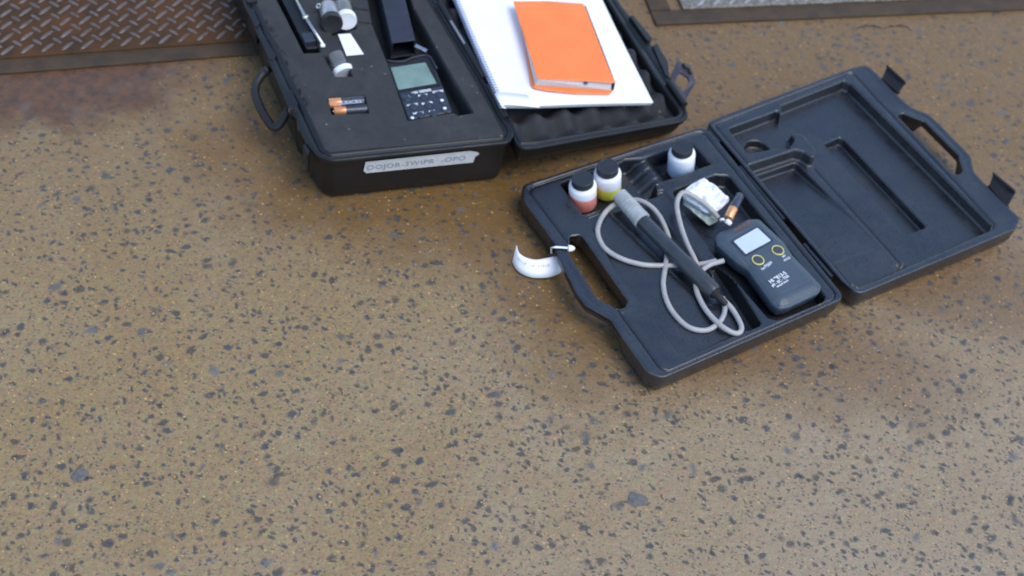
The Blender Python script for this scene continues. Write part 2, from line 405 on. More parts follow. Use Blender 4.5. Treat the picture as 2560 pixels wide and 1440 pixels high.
def foamm(name, c1, c2):
    m = mat(name, c1, .9, .3); v = coord(m)
    a = nz(m, v, 55, 5, .7).outputs[0]; f = nz(m, v, 1100, 2, .6).outputs[0]
    c = mix(m, ramp(m, a, [(.3, g3(0)), (.75, g3(1))]), c1, c2); c = mix(m, ramp(m, f, [(.35, g3(.5)), (.6, g3(0))]), c, tuple(x * .55 for x in c1))
    vo = N(m, 'ShaderNodeTexVoronoi'); vo.inputs['Scale'].default_value = 95; L(m, v, vo.inputs['Vector']); rn = N(m, 'ShaderNodeSeparateColor'); L(m, vo.outputs['Color'], rn.inputs[0])
    lint = mth(m, 'MULTIPLY', mth(m, 'LESS_THAN', vo.outputs['Distance'], mth(m, 'MULTIPLY', rn.outputs[0], .22)), mth(m, 'LESS_THAN', rn.outputs[1], .22))
    c = mix(m, mth(m, 'MULTIPLY', lint, .6), c, (.22, .21, .19)); wet = ramp(m, nz(m, v, 16, 4, .65).outputs[0], [(.42, g3(0)), (.66, g3(.55))]); c = mix(m, wet, c, tuple(x * .5 for x in c1))
    L(m, ramp(m, wet, [(0, g3(.9)), (.6, g3(.55))]), P_(m).inputs['Roughness'])
    L(m, c, P_(m).inputs['Base Color']); bump(m, f, .0008, .6); return m
def noisy(name, c1, c2, scale, rough=.5, metal=0, bd=.0005, spec=.5, lo=.35, hi=.7):
    m = mat(name, c1, rough, spec, metal); v = coord(m); a = nz(m, v, scale, 5, .65).outputs[0]
    L(m, mix(m, ramp(m, a, [(lo, g3(0)), (hi, g3(1))]), c1, c2), P_(m).inputs['Base Color']); bump(m, a, bd, .5); return m

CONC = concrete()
BLK = plastic('black_moulded_plastic', (.0060, .0075, .0105), .31, spec=1.0)
BLKA = plastic('black_case_plastic', (.0045, .005, .0055), .42, False, .45)
RUB = plastic('black_rubber', (.009, .009, .010), .5, False, .4)
FOAM = foamm('grey_foam', (.036, .039, .041), (.060, .063, .063))
EGG = foamm('dark_foam', (.030, .032, .036), (.046, .048, .053))
METER = noisy('meter_plastic', (.050, .070, .092), (.060, .084, .108), 30, .42, bd=.0001)
METER2 = noisy('keypad_plastic', (.020, .028, .044), (.028, .036, .054), 40, .45, bd=.0001)
NAVY = noisy('sleeve_plastic', (.014, .016, .028), (.024, .026, .042), 60, .5, bd=.0002)
WHITE = noisy('white_paper', (.82, .83, .86), (.88, .88, .90), 20, .7, bd=.0001)
PAGES = noisy('page_edges', (.46, .43, .42), (.60, .57, .55), 400, .8, bd=.0002)
ORG = noisy('orange_cover', (.90, .20, .040), (.93, .235, .055), 25, .45, bd=.0002)
CAPW = mat('white_cap', (.80, .81, .82), .35)
CAPB = noisy('black_cap', (.018, .022, .027), (.026, .030, .036), 90, .42, bd=.0001)
CABLE = noisy('grey_cable', (.33, .32, .31), (.42, .41, .39), 80, .4, bd=.0001)
STEEL = noisy('brushed_steel', (.62, .62, .64), (.40, .40, .42), 300, .3, 1, lo=.4, hi=.6)
PEW = noisy('pewter_tin', (.50, .49, .52), (.35, .34, .36), 160, .38, .7)
LCD = noisy('lcd_grey', (.52, .60, .66), (.56, .64, .70), 20, .18, bd=0)
LCDG = noisy('lcd_green', (.14, .22, .19), (.25, .36, .31), 18, .2, bd=0)
COP = mat('battery_copper', (.80, .36, .16), .3, .6, .45)
BATB = noisy('battery_wrap', (.03, .035, .05), (.06, .07, .10), 300, .25, bd=0)
YEL = mat('yellow_ring', (.62, .58, .20), .4); DARKB = mat('button_rubber', (.050, .056, .055), .5)
INKW = mat('white_ink', (.75, .78, .82), .5); INKG2 = mat('pale_ink', (.40, .44, .52), .5); INKO = mat('orange_ink', (.17, .09, .065), .5); INKG = mat('grey_ink', (.25, .27, .33), .6)
PROBEC = noisy('probe_cap', (.40, .42, .42), (.30, .32, .32), 120, .35)
PROBE = noisy('probe_body', (.030, .036, .044), (.044, .052, .062), 60, .38, bd=.0001)
TAPE = noisy('label_tape', (.50, .50, .50), (.62, .61, .59), 90, .5, bd=.0001)
def bottle_mat(name, liquid, frac, h0, h1):
    m = mat(name, (.8, .82, .85), .35, .5, Subsurface_Weight=0.75); P_(m).inputs['Subsurface Radius'].default_value = (1, 1, 1); P_(m).inputs['Subsurface Scale'].default_value = .02; g = N(m, 'ShaderNodeTexCoord'); s = N(m, 'ShaderNodeSeparateXYZ'); L(m, g.outputs['Object'], s.inputs[0])
    t = ramp(m, mth(m, 'DIVIDE', s.outputs[2], h1), [(max(frac - .03, 0), liquid), (frac + .05, (.80, .82, .88)), (1, (.88, .90, .94))])
    L(m, t, P_(m).inputs['Base Color']); return m
GLASS = mat('clear_glass', (.8, .85, .85), .12, .8); P_(GLASS).inputs['Transmission Weight'].default_value = .85; P_(GLASS).inputs['IOR'].default_value = 1.3
RUST = noisy('rusty_plate', (.050, .030, .015), (.100, .043, .016), 28, .6, .0, .0006, .15)
LUG = noisy('worn_lug_metal', (.15, .125, .115), (.085, .055, .04), 70, .42, .15, .0003)
RUST2 = noisy('pale_plate', (.11, .085, .055), (.42, .38, .31), 170, .38, .5, .0012)
LUG2 = noisy('pale_lug_metal', (.42, .40, .36), (.28, .26, .22), 90, .35, .5, .0003)
ANGLE = noisy('brown_steel', (.045, .030, .016), (.080, .048, .022), 30, .6, .0, .0006, .35)
STONE = noisy('loose_stone', (.085, .083, .078), (.15, .14, .125), 150, .6, bd=.001)

Z0 = Frame((0, 0, 0), (1, 0, 0), (0, 0, 1))
# ---------------------------------------------------------------- ground
def ground():
    nx, ny = 60, 60; V = []; F = []
    for j in range(ny + 1):
        for i in range(nx + 1): V.append((-6 + 12 * i / nx, -4 + 12 * j / ny, 0))
    for j in range(ny):
        for i in range(nx): a = j * (nx + 1) + i; F.append((a, a + 1, a + nx + 2, a + nx + 1))
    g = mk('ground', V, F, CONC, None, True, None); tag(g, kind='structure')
ground()

# ---------------------------------------------------------------- steel plates let into the slab
def tread(name, label, lug_m, plate_m, near_px, z, side, group=None):
    "near_px: near-left and near-right corners of the plate; side=+1 grows to the right / -1 to the left"
    a = W(*near_px[0], z); b = W(*near_px[1], z); e = (b - a) / np.linalg.norm(b - a); d = np.array([-e[1], e[0], 0]); depth = .62
    root = thing(name, label, 'floor plate', (a + b) / 2 * [1, 1, 0], group)
    T = [a, b, b + d * depth, a + d * depth]; B = [p - [0, 0, z - .001] for p in T]
    bev(mk('plate', *prism(T, B), plate_m, root, False), .001)
    Ln = np.linalg.norm(b - a); V = []; F = []; pit = .0265
    def lug(c, ang, ln, wd):
        ca, sa = math.cos(ang), math.sin(ang); u = e * ca + d * sa; v = -e * sa + d * ca; base = len(V); n = 14
        for sc, h in ((1, .0002), (.8, .0011), (.45, .0017)):
            for k in range(n):
                A = 2 * math.pi * k / n; V.append(c + u * (ln * sc * math.copysign(abs(math.cos(A)) ** .9, math.cos(A))) + v * (wd * sc * math.sin(A)) + np.array([0, 0, h]))
        for r_ in range(2):
            for k in range(n): F.append((base + r_ * n + k, base + r_ * n + (k + 1) % n, base + (r_ + 1) * n + (k + 1) % n, base + (r_ + 1) * n + k))
        F.append(tuple(base + 2 * n + k for k in range(n)))
    for j in range(int(depth / pit)):
        for i in range(int(Ln / pit)):
            c = a + e * (pit * (i + .35)) + d * (pit * (j + .55)); c = c + np.array([0, 0, 0.0])
            if pit * (i + .35) > .012 and pit * (i + .35) < Ln - .012:
                lug(c, rad(44), .0125 * random.uniform(.9, 1.08), .0030)
                lug(c + e * pit * .5 + d * pit * .5, rad(-46), .0095 * random.uniform(.85, 1.05), .0027)
    o = mk('raised_lugs', V, F, lug_m, root, True, None)
    return root, a, b, e, d
r1, a1, b1, e1, d1 = tread('tread_plate', 'rusty brown diamond tread plate and its brown steel edging at upper left', LUG, RUST, ((-260, 164), (940, 76)), .006, -1)
def bar(name, label, p0, p1, wid, z, m):
    "flat steel frame member, p0-p1 is its near edge"
    p0 = np.array(p0); p1 = np.array(p1); e = (p1 - p0) / np.linalg.norm(p1 - p0); d = np.array([-e[1], e[0], 0]); V = []; 
    n = 40; T = []; rows = []
    for k in range(n + 1):
        q = p0 + (p1 - p0) * k / n + d * .0012 * noise.noise((k * .9, 3.1, 1)); V += [q * [1, 1, 0] + [0, 0, .0005], q * [1, 1, 0] + [0, 0, z], q * [1, 1, 0] + d * wid + [0, 0, z - .0008], q * [1, 1, 0] + d * wid + [0, 0, .0005]]
    F = []
    for k in range(n):
        for s_ in range(3): a_ = k * 4 + s_; F.append((a_, a_ + 4, a_ + 5, a_ + 1))
    return V, F
gl = W(-260, 209); gr = W(940, 115)
wl = float(np.linalg.norm(W(300, 166) - W(300, 120))) * .82
rb = r1
V, F = bar('', '', gl, gr, .0335, .004, ANGLE); bev(mk('frame_bar', V, F, ANGLE, rb, False), .0008)
# right plate and its frame
r2, a2, b2, e2, d2 = tread('tread_plate', 'pale silvery diamond tread plate in a dark steel corner frame at top right', LUG2, RUST2, ((1709, 21), (2700, -22)), .006, 1)
ru = r2
q0, q1 = W(1640, 66), W(2760, 18)
V, F = bar('', '', q0, q1, .034, .004, ANGLE); bev(mk('frame_bar', V, F, ANGLE, ru, False), .0008)
er = (q1 - q0) / np.linalg.norm(q1 - q0); dr = np.array([-er[1], er[0], 0])
s0 = q0 + dr * .0345; V, F = prism([s0 + [0, 0, .0045], s0 + er * .034 + [0, 0, .0045], s0 + er * .034 + dr * .6 + [0, 0, .0045], s0 + dr * .6 + [0, 0, .0045]], [s0, s0 + er * .034, s0 + er * .034 + dr * .6, s0 + dr * .6])
bev(mk('frame_bar', V, F, ANGLE, ru, False), .0008)

# ================================================================= open moulded plastic test kit (right)
FP = Frame((0, 0, RIM), (1, 0, 0), (0, 0, 1))
pT = lambda L_, r=.004, n=5: fillet(FP.pts(L_), r, n)
kit = thing('plastic_kit_case', 'open black moulded plastic case holding bottles, a probe and a handheld meter', 'case', W(1930, 560))
# --- base tray
tr_out = fillet(FP.pts([(1305, 462), (1373, 440), (1764, 313), (2114, 744), (1655, 946), (1618, 930), (1548, 832), (1527, 799), (1500, 784), (1463, 763), (1440, 731), (1395, 640), (1388, 610), (1362, 572), (1308, 500)]),
                [.012, 0, .016, .012, .014, .012, .012, .012, .006, .006, .03, .01, .008, .01, .02])
tr_hole = pT([(1424, 590), (1453, 586), (1570, 752), (1563, 768), (1545, 772), (1518, 758), (1492, 745), (1423, 633)], .006)
tr_gr = pT([(1318, 468), (1373, 451), (1757, 326), (2098, 742), (1660, 934), (1600, 850)], .012)
P_bot = pT([(1398, 457), (1480, 428), (1546, 405), (1562, 396), (1604, 393), (1679, 370), (1725, 349), (1786, 409), (1755, 419), (1697, 441), (1640, 458), (1648, 486), (1600, 500), (1503, 524), (1457, 537)], .004)
P_met = pT([(1678, 476), (1786, 434), (1826, 436), (2068, 742), (2058, 755), (1945, 800), (1920, 795), (1838, 700), (1713, 536)], .007)
P_slot = pT([(1770, 650), (1800, 640), (1907, 806), (1900, 815), (1870, 828), (1858, 822)], .004)
P_probe = pT([(1490, 500), (1540, 470), (1600, 470), (1830, 720), (1800, 770), (1760, 760)], .008)
P_deck = pT([(1462, 540), (1503, 523), (1660, 470), (1800, 640), (1900, 812), (1712, 893), (1696, 887), (1542, 681)], .006)
cyl_a = np.array(FP.p(1610, 388)); cyl_b = np.array(FP.p(1665, 462))
def tray_h(P, d):
    h = np.zeros(len(P)) - .0008 * sm((-d - .006) / .002)
    h = groove(h, P, tr_gr, .0028, .0012)
    h = pocket(h, P, P_deck, -.0045, .003)
    h = pocket(h, P, P_probe, -.012, .010)
    h = pocket(h, P, P_slot, -.024, .004)
    hb = pocket(h, P, P_bot, -.028, .003)
    # saddle between the bottle wells: two ribs of a cylinder
    ax = (cyl_b - cyl_a) / np.linalg.norm(cyl_b - cyl_a); rel = P - cyl_a; t = rel @ ax; s_ = rel @ np.array([-ax[1], ax[0]])
    rib = -.008 - .020 * sm(np.abs(s_) / .028) ; rib = np.where((t > .0) & (t < .055), rib, -1)
    rib = rib - .0014 * (np.cos(t / .010 * 3.14) > .55)
    inb = sdf(P, P_bot)[0] < -.002
    hb = np.where(inb, np.maximum(hb, rib), hb); h = hb
    h = pocket(h, P, P_met, -.022, .004)
    # clip fingers between bottle well and meter well
    for q in ([(1640, 462), (1688, 446), (1694, 452), (1645, 470)], [(1756, 424), (1782, 415), (1786, 420), (1760, 430)]):
        h = groove(h, P, pT(q, .001), .0015, .0010)
    return h
hd_line = np.array(FP.p(1385, 600)), np.array(FP.p(1560, 835))
def tray_depth(P):
    u = hd_line[1] - hd_line[0]; n_ = np.array([-u[1], u[0]]) / np.linalg.norm(u); s_ = (P - hd_line[0]) @ n_
    if (np.array(FP.p(1800, 600)) - hd_line[0]) @ n_ < 0: s_ = -s_
    t = ((P - hd_line[0]) @ u) / (u @ u)
    inh = (t > -.02) & (t < 1.02)
    return np.where(inh, .34 + .66 * sm((s_ - .030) / .010), 1.0)
dir_far = np.array(FP.p(1764, 313)) - np.array(FP.p(1305, 462))
RINGS_P = ((0, .004), (.0005, .020), (.003, .030), (.008, .0345))
hf('base_tray', FP, tr_out, tray_h, .00125, BLK, kit, holes=[tr_hole], rings=RINGS_P, depth=tray_depth, bottom=True, edge=.002, dirv=dir_far, feats=(wrows(P_bot), wrows(P_met, .004), wrows(P_slot, .004), wrows(P_deck), gv(tr_gr), (P_probe, [0, .003, .006, .009])), dense=((P_bot, .0014),))
# --- lid
ld_out = fillet(FP.pts([(1768, 306), (1795, 293), (2129, 169), (2168, 160), (2192, 182), (2244, 238), (2280, 268), (2324, 286), (2352, 312), (2428, 390), (2436, 430), (2516, 513), (2552, 545), (2540, 572), (2146, 736), (2104, 700)]),
                [.008, 0, 0, .012, .012, .01, .01, .012, .012, .012, .012, .01, .008, .010, .012, .006])
ld_hole = pT([(2243, 288), (2256, 282), (2312, 304), (2396, 388), (2408, 428), (2396, 437), (2378, 430)], .005)
ld_gr = pT([(1786, 312), (2126, 182), (2136, 186), (2488, 560), (2484, 570), (2146, 718), (2126, 710)], .006)
Q_main = pT([(1951, 262), (2111, 199), (2129, 206), (2483, 562), (2478, 573), (2147, 716), (2126, 706), (1868, 410), (1990, 371), (2012, 377), (2034, 392), (2040, 376), (2006, 335), (1974, 334), (1953, 298)], .003)
Q_slot = pT([(2068, 336), (2110, 319), (2122, 324), (2330, 542), (2326, 548), (2284, 562), (2270, 556)], .004)
Q_left = pT([(1886, 419), (1996, 382), (2006, 386), (2209, 587), (2202, 600), (2090, 638)], .004)
Q_cup = pT([(1818, 320), (1948, 272), (1962, 300), (1990, 348), (1975, 372), (1930, 372), (1868, 386)], .005)
Q_low = pT([(2090, 640), (2268, 655), (2270, 668), (2147, 716), (2128, 706), (2060, 640)], .004)
cupc = np.array(FP.p(1902, 352)); lf_a = np.array(FP.p(1940, 390)); lf_b = np.array(FP.p(2150, 615))
sd_line = np.array(FP.p(2046, 398)), np.array(FP.p(2267, 640))
CUP = np.array([cupc + .0195 * np.array([math.cos(t), math.sin(t)]) for t in np.linspace(0, 2 * math.pi, 41)[:-1]])
def lid_h(P, d):
    h = np.zeros(len(P)) - .0008 * sm((-d - .006) / .002)
    h = groove(h, P, ld_gr, .0028, .0012)
    h = pocket(h, P, Q_main, -.019, .003)
    h = pocket(h, P, Q_slot, -.032, .003)
    u = lf_b - lf_a; t = np.clip(((P - lf_a) @ u) / (u @ u), 0, 1)
    q = sdf(P, Q_left)[0]; dep = .011 * (1 - sm(t * 1.25)) + .0008; w_ = sm(-q / .003); h = h - dep * w_
    h = pocket(h, P, Q_cup, -.018, .003)
    h = pocket(h, P, CUP, -.030, .003)
    h = groove(h, P, pT([(2268, 640), (2276, 655), (2264, 660), (2258, 644)], .001), .006, .0018)
    # long crease between the two recesses
    a, b = sd_line; e = b - a; t = np.clip(((P - a) @ e) / (e @ e), 0, 1); dd = np.hypot(*(P - (a + t[:, None] * e)).T)
    return h - .0022 * np.exp(-(dd / .0011) ** 2)
hl = np.array(FP.p(2215, 222)), np.array(FP.p(2440, 455))
def lid_depth(P):
    u = hl[1] - hl[0]; n_ = np.array([-u[1], u[0]]) / np.linalg.norm(u); s_ = (P - hl[0]) @ n_
    if (np.array(FP.p(2100, 450)) - hl[0]) @ n_ > 0: s_ = -s_
    t = ((P - hl[0]) @ u) / (u @ u)
    return np.where((t > 0) & (t < 1.0), 1 - .66 * sm((s_ - .004) / .006), 1.0)
hf('lid', FP, ld_out, lid_h, .00125, BLK, kit, holes=[ld_hole], rings=RINGS_P, depth=lid_depth, bottom=True, edge=.002, dirv=np.array(FP.p(2129, 169)) - np.array(FP.p(1795, 293)), feats=(wrows(Q_main), wrows(Q_slot), wrows(Q_left), wrows(Q_cup), wrows(CUP), gv(ld_gr), gv([sd_line[0], sd_line[1]], .0011)), dense=((Q_cup, .0012),))
# hinge knuckles
for (x0, y0, x1, y1) in ((1772, 322, 1800, 357), (1850, 418, 1960, 550), (2010, 612, 2080, 694)):
    a = W(x0, y0, RIM - .007); b = W(x1, y1, RIM - .007); V, F = tube([a, b], .0034, 12); mk('hinge', V, F, BLK, kit, True, 45)
# latches standing up from the lid rim
for base, top in (([(2206, 196), (2247, 233)], [(2219, 165), (2266, 207)]), ([(2474, 464), (2518, 520)], [(2485, 434), (2541, 480)])):
    a, b = W(*base[0], RIM - .004), W(*base[1], RIM - .004); c, d = W(*top[1], RIM + .008), W(*top[0], RIM + .008)
    up = (c + d - a - b) / 2; e = b - a; n_ = np.cross(e, up); n_ /= np.linalg.norm(n_); t_ = .0022
    V1, F1 = prism([a + n_ * t_, b + n_ * t_, c + n_ * t_, d + n_ * t_], [a, b, c, d])
    V2, F2 = prism([d + n_ * .007, c + n_ * .007, c - up * .16 + n_ * .007, d - up * .16 + n_ * .007][::-1], [d - n_ * .0005, c - n_ * .0005, c - up * .16 - n_ * .0005, d - up * .16 - n_ * .0005][::-1])
    m_ = (a + b) / 2; V3, F3 = tube([a, b], .0035, 10)
    V, F = join((V1, F1), (V2, F2), (V3, F3)); bev(mk('latch', V, F, RUB, kit, False), .0006)

# --- bottles
def bottle(px, py, zb, label, liquid, frac, lean):
    b = W(px, py, zb); root = thing('reagent_bottle', label, 'bottle', b, 'small plastic reagent bottles in the kit case')
    ax = np.array([lean[0], lean[1], 1.]); H = .0415; R_ = .0186
    prof = [(0, R_ * .80), (.0015, R_ * .94), (.004, R_), (H * .86, R_), (H * .93, R_ * .975), (H * .975, R_ * .90), (H, R_ * .76), (H + .001, R_ * .70)]
    mk('body', *lathe(b, ax, prof, 40), bottle_mat('bottle_plastic', liquid, frac, 0, H), root, True, 40)
    axn = ax / np.linalg.norm(ax)
    c = [(.0002, .0140), (.0004, .0146), (.0092, .0146), (.0104, .0140), (.0106, .0124), (.0103, .0122)]
    V, F = lathe(b + axn * H, ax, c, 44)
    bev(mk('cap', V, F, CAPB, root, True, 35), .0004)
bottle(1457, 510, .012, 'round bottle with red liquid and black cap, nearest the left corner', (1., .33, .26), .60, (-.17, -.07))
bottle(1518, 480, .012, 'round bottle with a little yellow liquid, between the red one and the probe tip', (.95, .95, .10), .47, (-.17, -.07))
bottle(1701, 430, .012, 'round bottle of pale blue liquid standing alone by the hinge', (.60, .74, .92), .6, (-.17, -.07))

# --- electrode probe with its grey cable
pr = thing('electrode_probe', 'dark grey cylindrical probe with translucent grey cap and coiled grey cable', 'probe', W(1680, 630, .03))
pa, pb, pc, pd = W(1548, 486, .046), W(1606, 552, .045), W(1712, 656, .043), W(1786, 732, .041)
ax = pb - pa; Lc = np.linalg.norm(ax)
V, F = lathe(pa, ax, [(0, .0085), (.001, .0102), (Lc * .30, .0108)] + sum([[(Lc * (.34 + .10 * k), .0112), (Lc * (.37 + .10 * k), .0118), (Lc * (.40 + .10 * k), .0112)] for k in range(5)], []) + [(Lc * .90, .0120), (Lc * .985, .0120), (Lc, .0108)], 28)
mk('cap', V, F, PROBEC, pr, True, 50)
V, F = lathe(pb, pd - pb, [(0, .0096), (np.linalg.norm(pc - pb) * .97, .0099), (np.linalg.norm(pc - pb), .0108), (np.linalg.norm(pd - pb) * .97, .0110), (np.linalg.norm(pd - pb), .0095)], 28)
mk('barrel', V, F, PROBE, pr, True, 50)
V, F = lathe(pd, pd - pb, [(0, .0066), (.004, .0064), (.005, .0048), (.020, .0040), (.022, .0030)], 18); mk('strain_relief', V, F, RUB, pr, True, 50)
cz = lambda L_: [W(x, y, z) for x, y, z in L_]
c1 = cz([(1800, 742, .040), (1830, 772, .037), (1852, 812, .036), (1850, 830, .036), (1833, 832, .036), (1800, 812, .038), (1765, 775, .037), (1744, 735, .036), (1740, 705, .037), (1752, 680, .040), (1775, 662, .043), (1808, 652, .042)])
c2 = cz([(1806, 744, .036), (1812, 768, .035), (1808, 790, .034), (1792, 812, .034), (1762, 826, .034), (1722, 818, .034), (1688, 788, .034), (1666, 750, .034), (1658, 708, .034), (1664, 664, .034), (1668, 630, .032), (1672, 600, .034), (1664, 572, .037), (1648, 540, .039), (1624, 514, .040), (1592, 500, .038), (1560, 505, .034), (1528, 517, .036), (1504, 545, .036), (1494, 580, .035), (1510, 618, .035), (1550, 645, .035), (1605, 661, .034), (1660, 664, .033), (1715, 662, .033), (1755, 660, .038), (1790, 652, .040)])
c3 = cz([(1745, 668, .036), (1735, 645, .040), (1716, 606, .043), (1700, 558, .046), (1692, 515, .049), (1698, 490, .052), (1712, 481, .053), (1735, 492, .050), (1760, 508, .047), (1782, 528, .040), (1796, 545, .034)])
V, F = tube(cr(c1, 8), .0034, 12); tube(cr(c2, 8), .0034, 12, V=V, F=F); tube(cr(c3, 8), .0034, 12, V=V, F=F); mk('cable', V, F, CABLE, pr, True, None)

# --- handheld meter in the kit
mt = thing('handheld_meter', 'blue-grey handheld meter with light screen and two yellow-ringed buttons', 'meter', W(1925, 650, .03))
ZM = .047; FM = Frame((0, 0, ZM), (1, 0, 0), (0, 0, 1)); fM = lambda L_, r=.003: fillet(FM.pts(L_), r)
m_out = fillet(FM.pts([(1800, 575), (1834, 563), (1872, 542), (1900, 541), (1962, 599), (1984, 632), (2056, 708), (2052, 722), (1976, 758), (1952, 762), (1934, 748), (1873, 664), (1845, 646), (1796, 602), (1793, 586)]), .006)
scr_rec = fM([(1822, 604), (1896, 563), (1936, 602), (1866, 644)], .003)
panel = fM([(1822, 600), (1895, 560), (1950, 612), (2030, 702), (1953, 735), (1938, 727), (1862, 650)], .003)
def meter_h(P, d):
    h = -.0030 * sm((d + .016) / .016) ** 2 * 1.2
    h = groove(h, P, panel, .0007, .0007); return h
hf('body', FM, m_out, meter_h, .0013, METER, mt, rings=((-.0006, .006), (0, .012), (.002, .024), (.004, .026)), edge=.003, dirv=np.array(FM.p(1952, 762)) - np.array(FM.p(1845, 646)))
scr = fM([(1834, 604), (1893, 570), (1927, 602), (1864, 636)], .001)
sf = mk('screen_frame', *slab(FM, fM([(1826, 604), (1895, 564), (1935, 602), (1864, 642)], .003), .0004, -.003), METER2, mt, False)
mk('screen', *slab(FM, scr, .0009, -.002), LCD, mt, False)
for cx, cy in ((1895, 650), (1944.6, 625.5)):
    c = FM.wp(cx, cy, .0006); V, F = lathe(c - [0, 0, .003], (0, 0, 1), [(0, .0068), (.0032, .0068), (.0040, .0058), (.0036, .0030), (.0034, .001)], 28)
    bt = mk('button', V, F, DARKB, mt, True, 50)
    P = [c + .0076 * np.array([math.cos(t), math.sin(t), 0]) for t in np.linspace(0, 2 * math.pi, 33)[:-1]]
    V, F = tube(P, .0009, 8, True); o = mk('ring', V, F, YEL, bt, True, None)
du = np.array(FM.p(1893, 570)) - np.array(FM.p(1834, 604))
def mtext(s, x, y, size, m, root=mt, bold=.0001):
    u, v = FM.p(x, y); return text('lettering', s, size, FM, u, v, du, .0006, m, root, bold)
mtext('HANNA', 1857, 567, .0085, INKO, bold=.0002)
mtext('RANGE', 1920, 661, .0042, INKW); mtext('ON / OFF', 1915, 668, .0042, INKW)
mtext('SET', 1960, 641, .0042, INKW); mtext('HOLD', 1967, 648, .0042, INKW)
mtext('HI 9813-5', 1944, 694, .0074, INKW, bold=.0002); mtext('pH - EC - TDS', 1950, 703, .0052, INKW, bold=.0002); mtext('temperature', 1956, 709, .0042, INKW)

# --- white packet, cell and clip beside the meter
pk = thing('foil_packet', 'crumpled bright white packet on a clear sachet between bottle and meter', 'packet', W(1765, 490, .03))
FK = Frame(W(1765, 490, .046), (1, 0, 0), (.08, -.22, 1))
pk_out = fillet(FK.pts([(1762, 441), (1806, 474), (1826, 496), (1806, 516), (1788, 528), (1768, 526), (1712, 489), (1710, 476), (1730, 458)]), .002)
def pk_h(P, d):
    n1 = vnoise(P, 95, 2.0); n2 = vnoise(P, 240, 5.0)
    return .0042 * np.abs(n1) * 2 + .0012 * np.abs(n2) - .005 * sm((d + .008) / .008)
hf('wrapper', FK, pk_out, pk_h, .0011, WHITE, pk, rings=((-.0005, .005), (.001, .010), (.006, .013)), edge=.001, ang=30)
FK2 = Frame(W(1755, 505, .032), (1, 0, 0), (.1, -.2, 1))
sc_out = fillet(FK2.pts([(1712, 488), (1790, 534), (1800, 548), (1775, 560), (1760, 548), (1710, 506)]), .003)
SACH = noisy('sachet_film', (.34, .40, .38), (.52, .56, .46), 60, .15, bd=.0008)
hf('sachet', FK2, sc_out, lambda P, d: .004 * vnoise(P, 120, 9.0) - .003 * sm((d + .006) / .006), .0013, SACH, pk, rings=((0, .004), (.002, .008)), edge=.001, ang=30)
def cell(a, b, r, label, split=.32, nub=True):
    a = np.array(a); b = np.array(b); Lb = np.linalg.norm(b - a); root = thing('battery', label, 'battery', (a + b) / 2 - [0, 0, r], 'copper-topped battery cells')
    ax = b - a
    mk('copper_band', *lathe(a, ax, [(0, r * .35), (.0001, r * .92), (.0006, r), (Lb * split, r)], 24), COP, root, True, 50)
    mk('wrapper', *lathe(a + ax * split, ax, [(0, r * 1.01), (Lb * (1 - split) - .0006, r * 1.01), (Lb * (1 - split), r * .9), (Lb * (1 - split) + .0001, r * .3)], 24), BATB, root, True, 50)
    axn = ax / Lb
    if nub: mk('terminal', *lathe(a - axn * .0013, ax, [(0, r * .3), (.0003, r * .36), (.0014, r * .36)], 16), STEEL, root, True, 50)
    return root, axn
cell(W(1820, 547, .044), W(1850, 488, .050), .0062, 'single battery leaning by the meter in the open kit case', .42)
cp = thing('snap_connector', 'small white and metal wire clip at the top corner of the meter', 'connector', W(1812, 556, .042))
V1 = lathe(W(1818, 560, .047), (.3, .4, .8), [(0, .002), (.0008, .0045), (.004, .0050), (.006, .003)], 14)
V2 = lathe(W(1806, 553, .047), (-.3, .3, .8), [(0, .002), (.0008, .0032), (.003, .0034), (.004, .002)], 12)
V3 = tube(cr([W(1800, 560, .044), W(1806, 552, .050), W(1814, 556, .052), W(1820, 562, .049)], 4), .0012, 8)
mk('terminal_body', *join(V1, V2), CAPW, cp, True, 40); mk('wire', *V3, STEEL, cp, True, None)

# --- white tag tied to the handle
tg = thing('paper_tag', 'curled white paper tag with faint print tied to the case handle', 'tag', W(1340, 665))
outer = [(1281, 655), (1287, 668), (1299, 681), (1319, 691), (1340, 695), (1367, 694), (1390, 688), (1404, 680)]
inner = [(1291, 612), (1296, 629), (1305, 638), (1319, 645), (1340, 649), (1362, 646), (1385, 641), (1392, 640)]
V = []; F = []; n = len(outer); O_ = cr([W(x, y, .004) for x, y in outer], 5); I_ = cr([W(x, y, .020) for x, y in inner], 5); K = 4
for a, b in zip(O_, I_):
    for k in range(K + 1): t = k / K; V.append(a * (1 - t) + b * t + np.array([0, 0, .003 * math.sin(math.pi * t)]))
nn_ = len(O_)
for i in range(nn_ - 1):
    for k in range(K): a = i * (K + 1) + k; F.append((a, a + K + 1, a + K + 2, a + 1))
o = mk('strip', V, F, WHITE, tg, True, None); sd = o.modifiers.new('t', 'SOLIDIFY'); sd.thickness = .0004
mid = [(a + b) / 2 + np.array([0, 0, .0042]) for a, b in zip(O_, I_)]
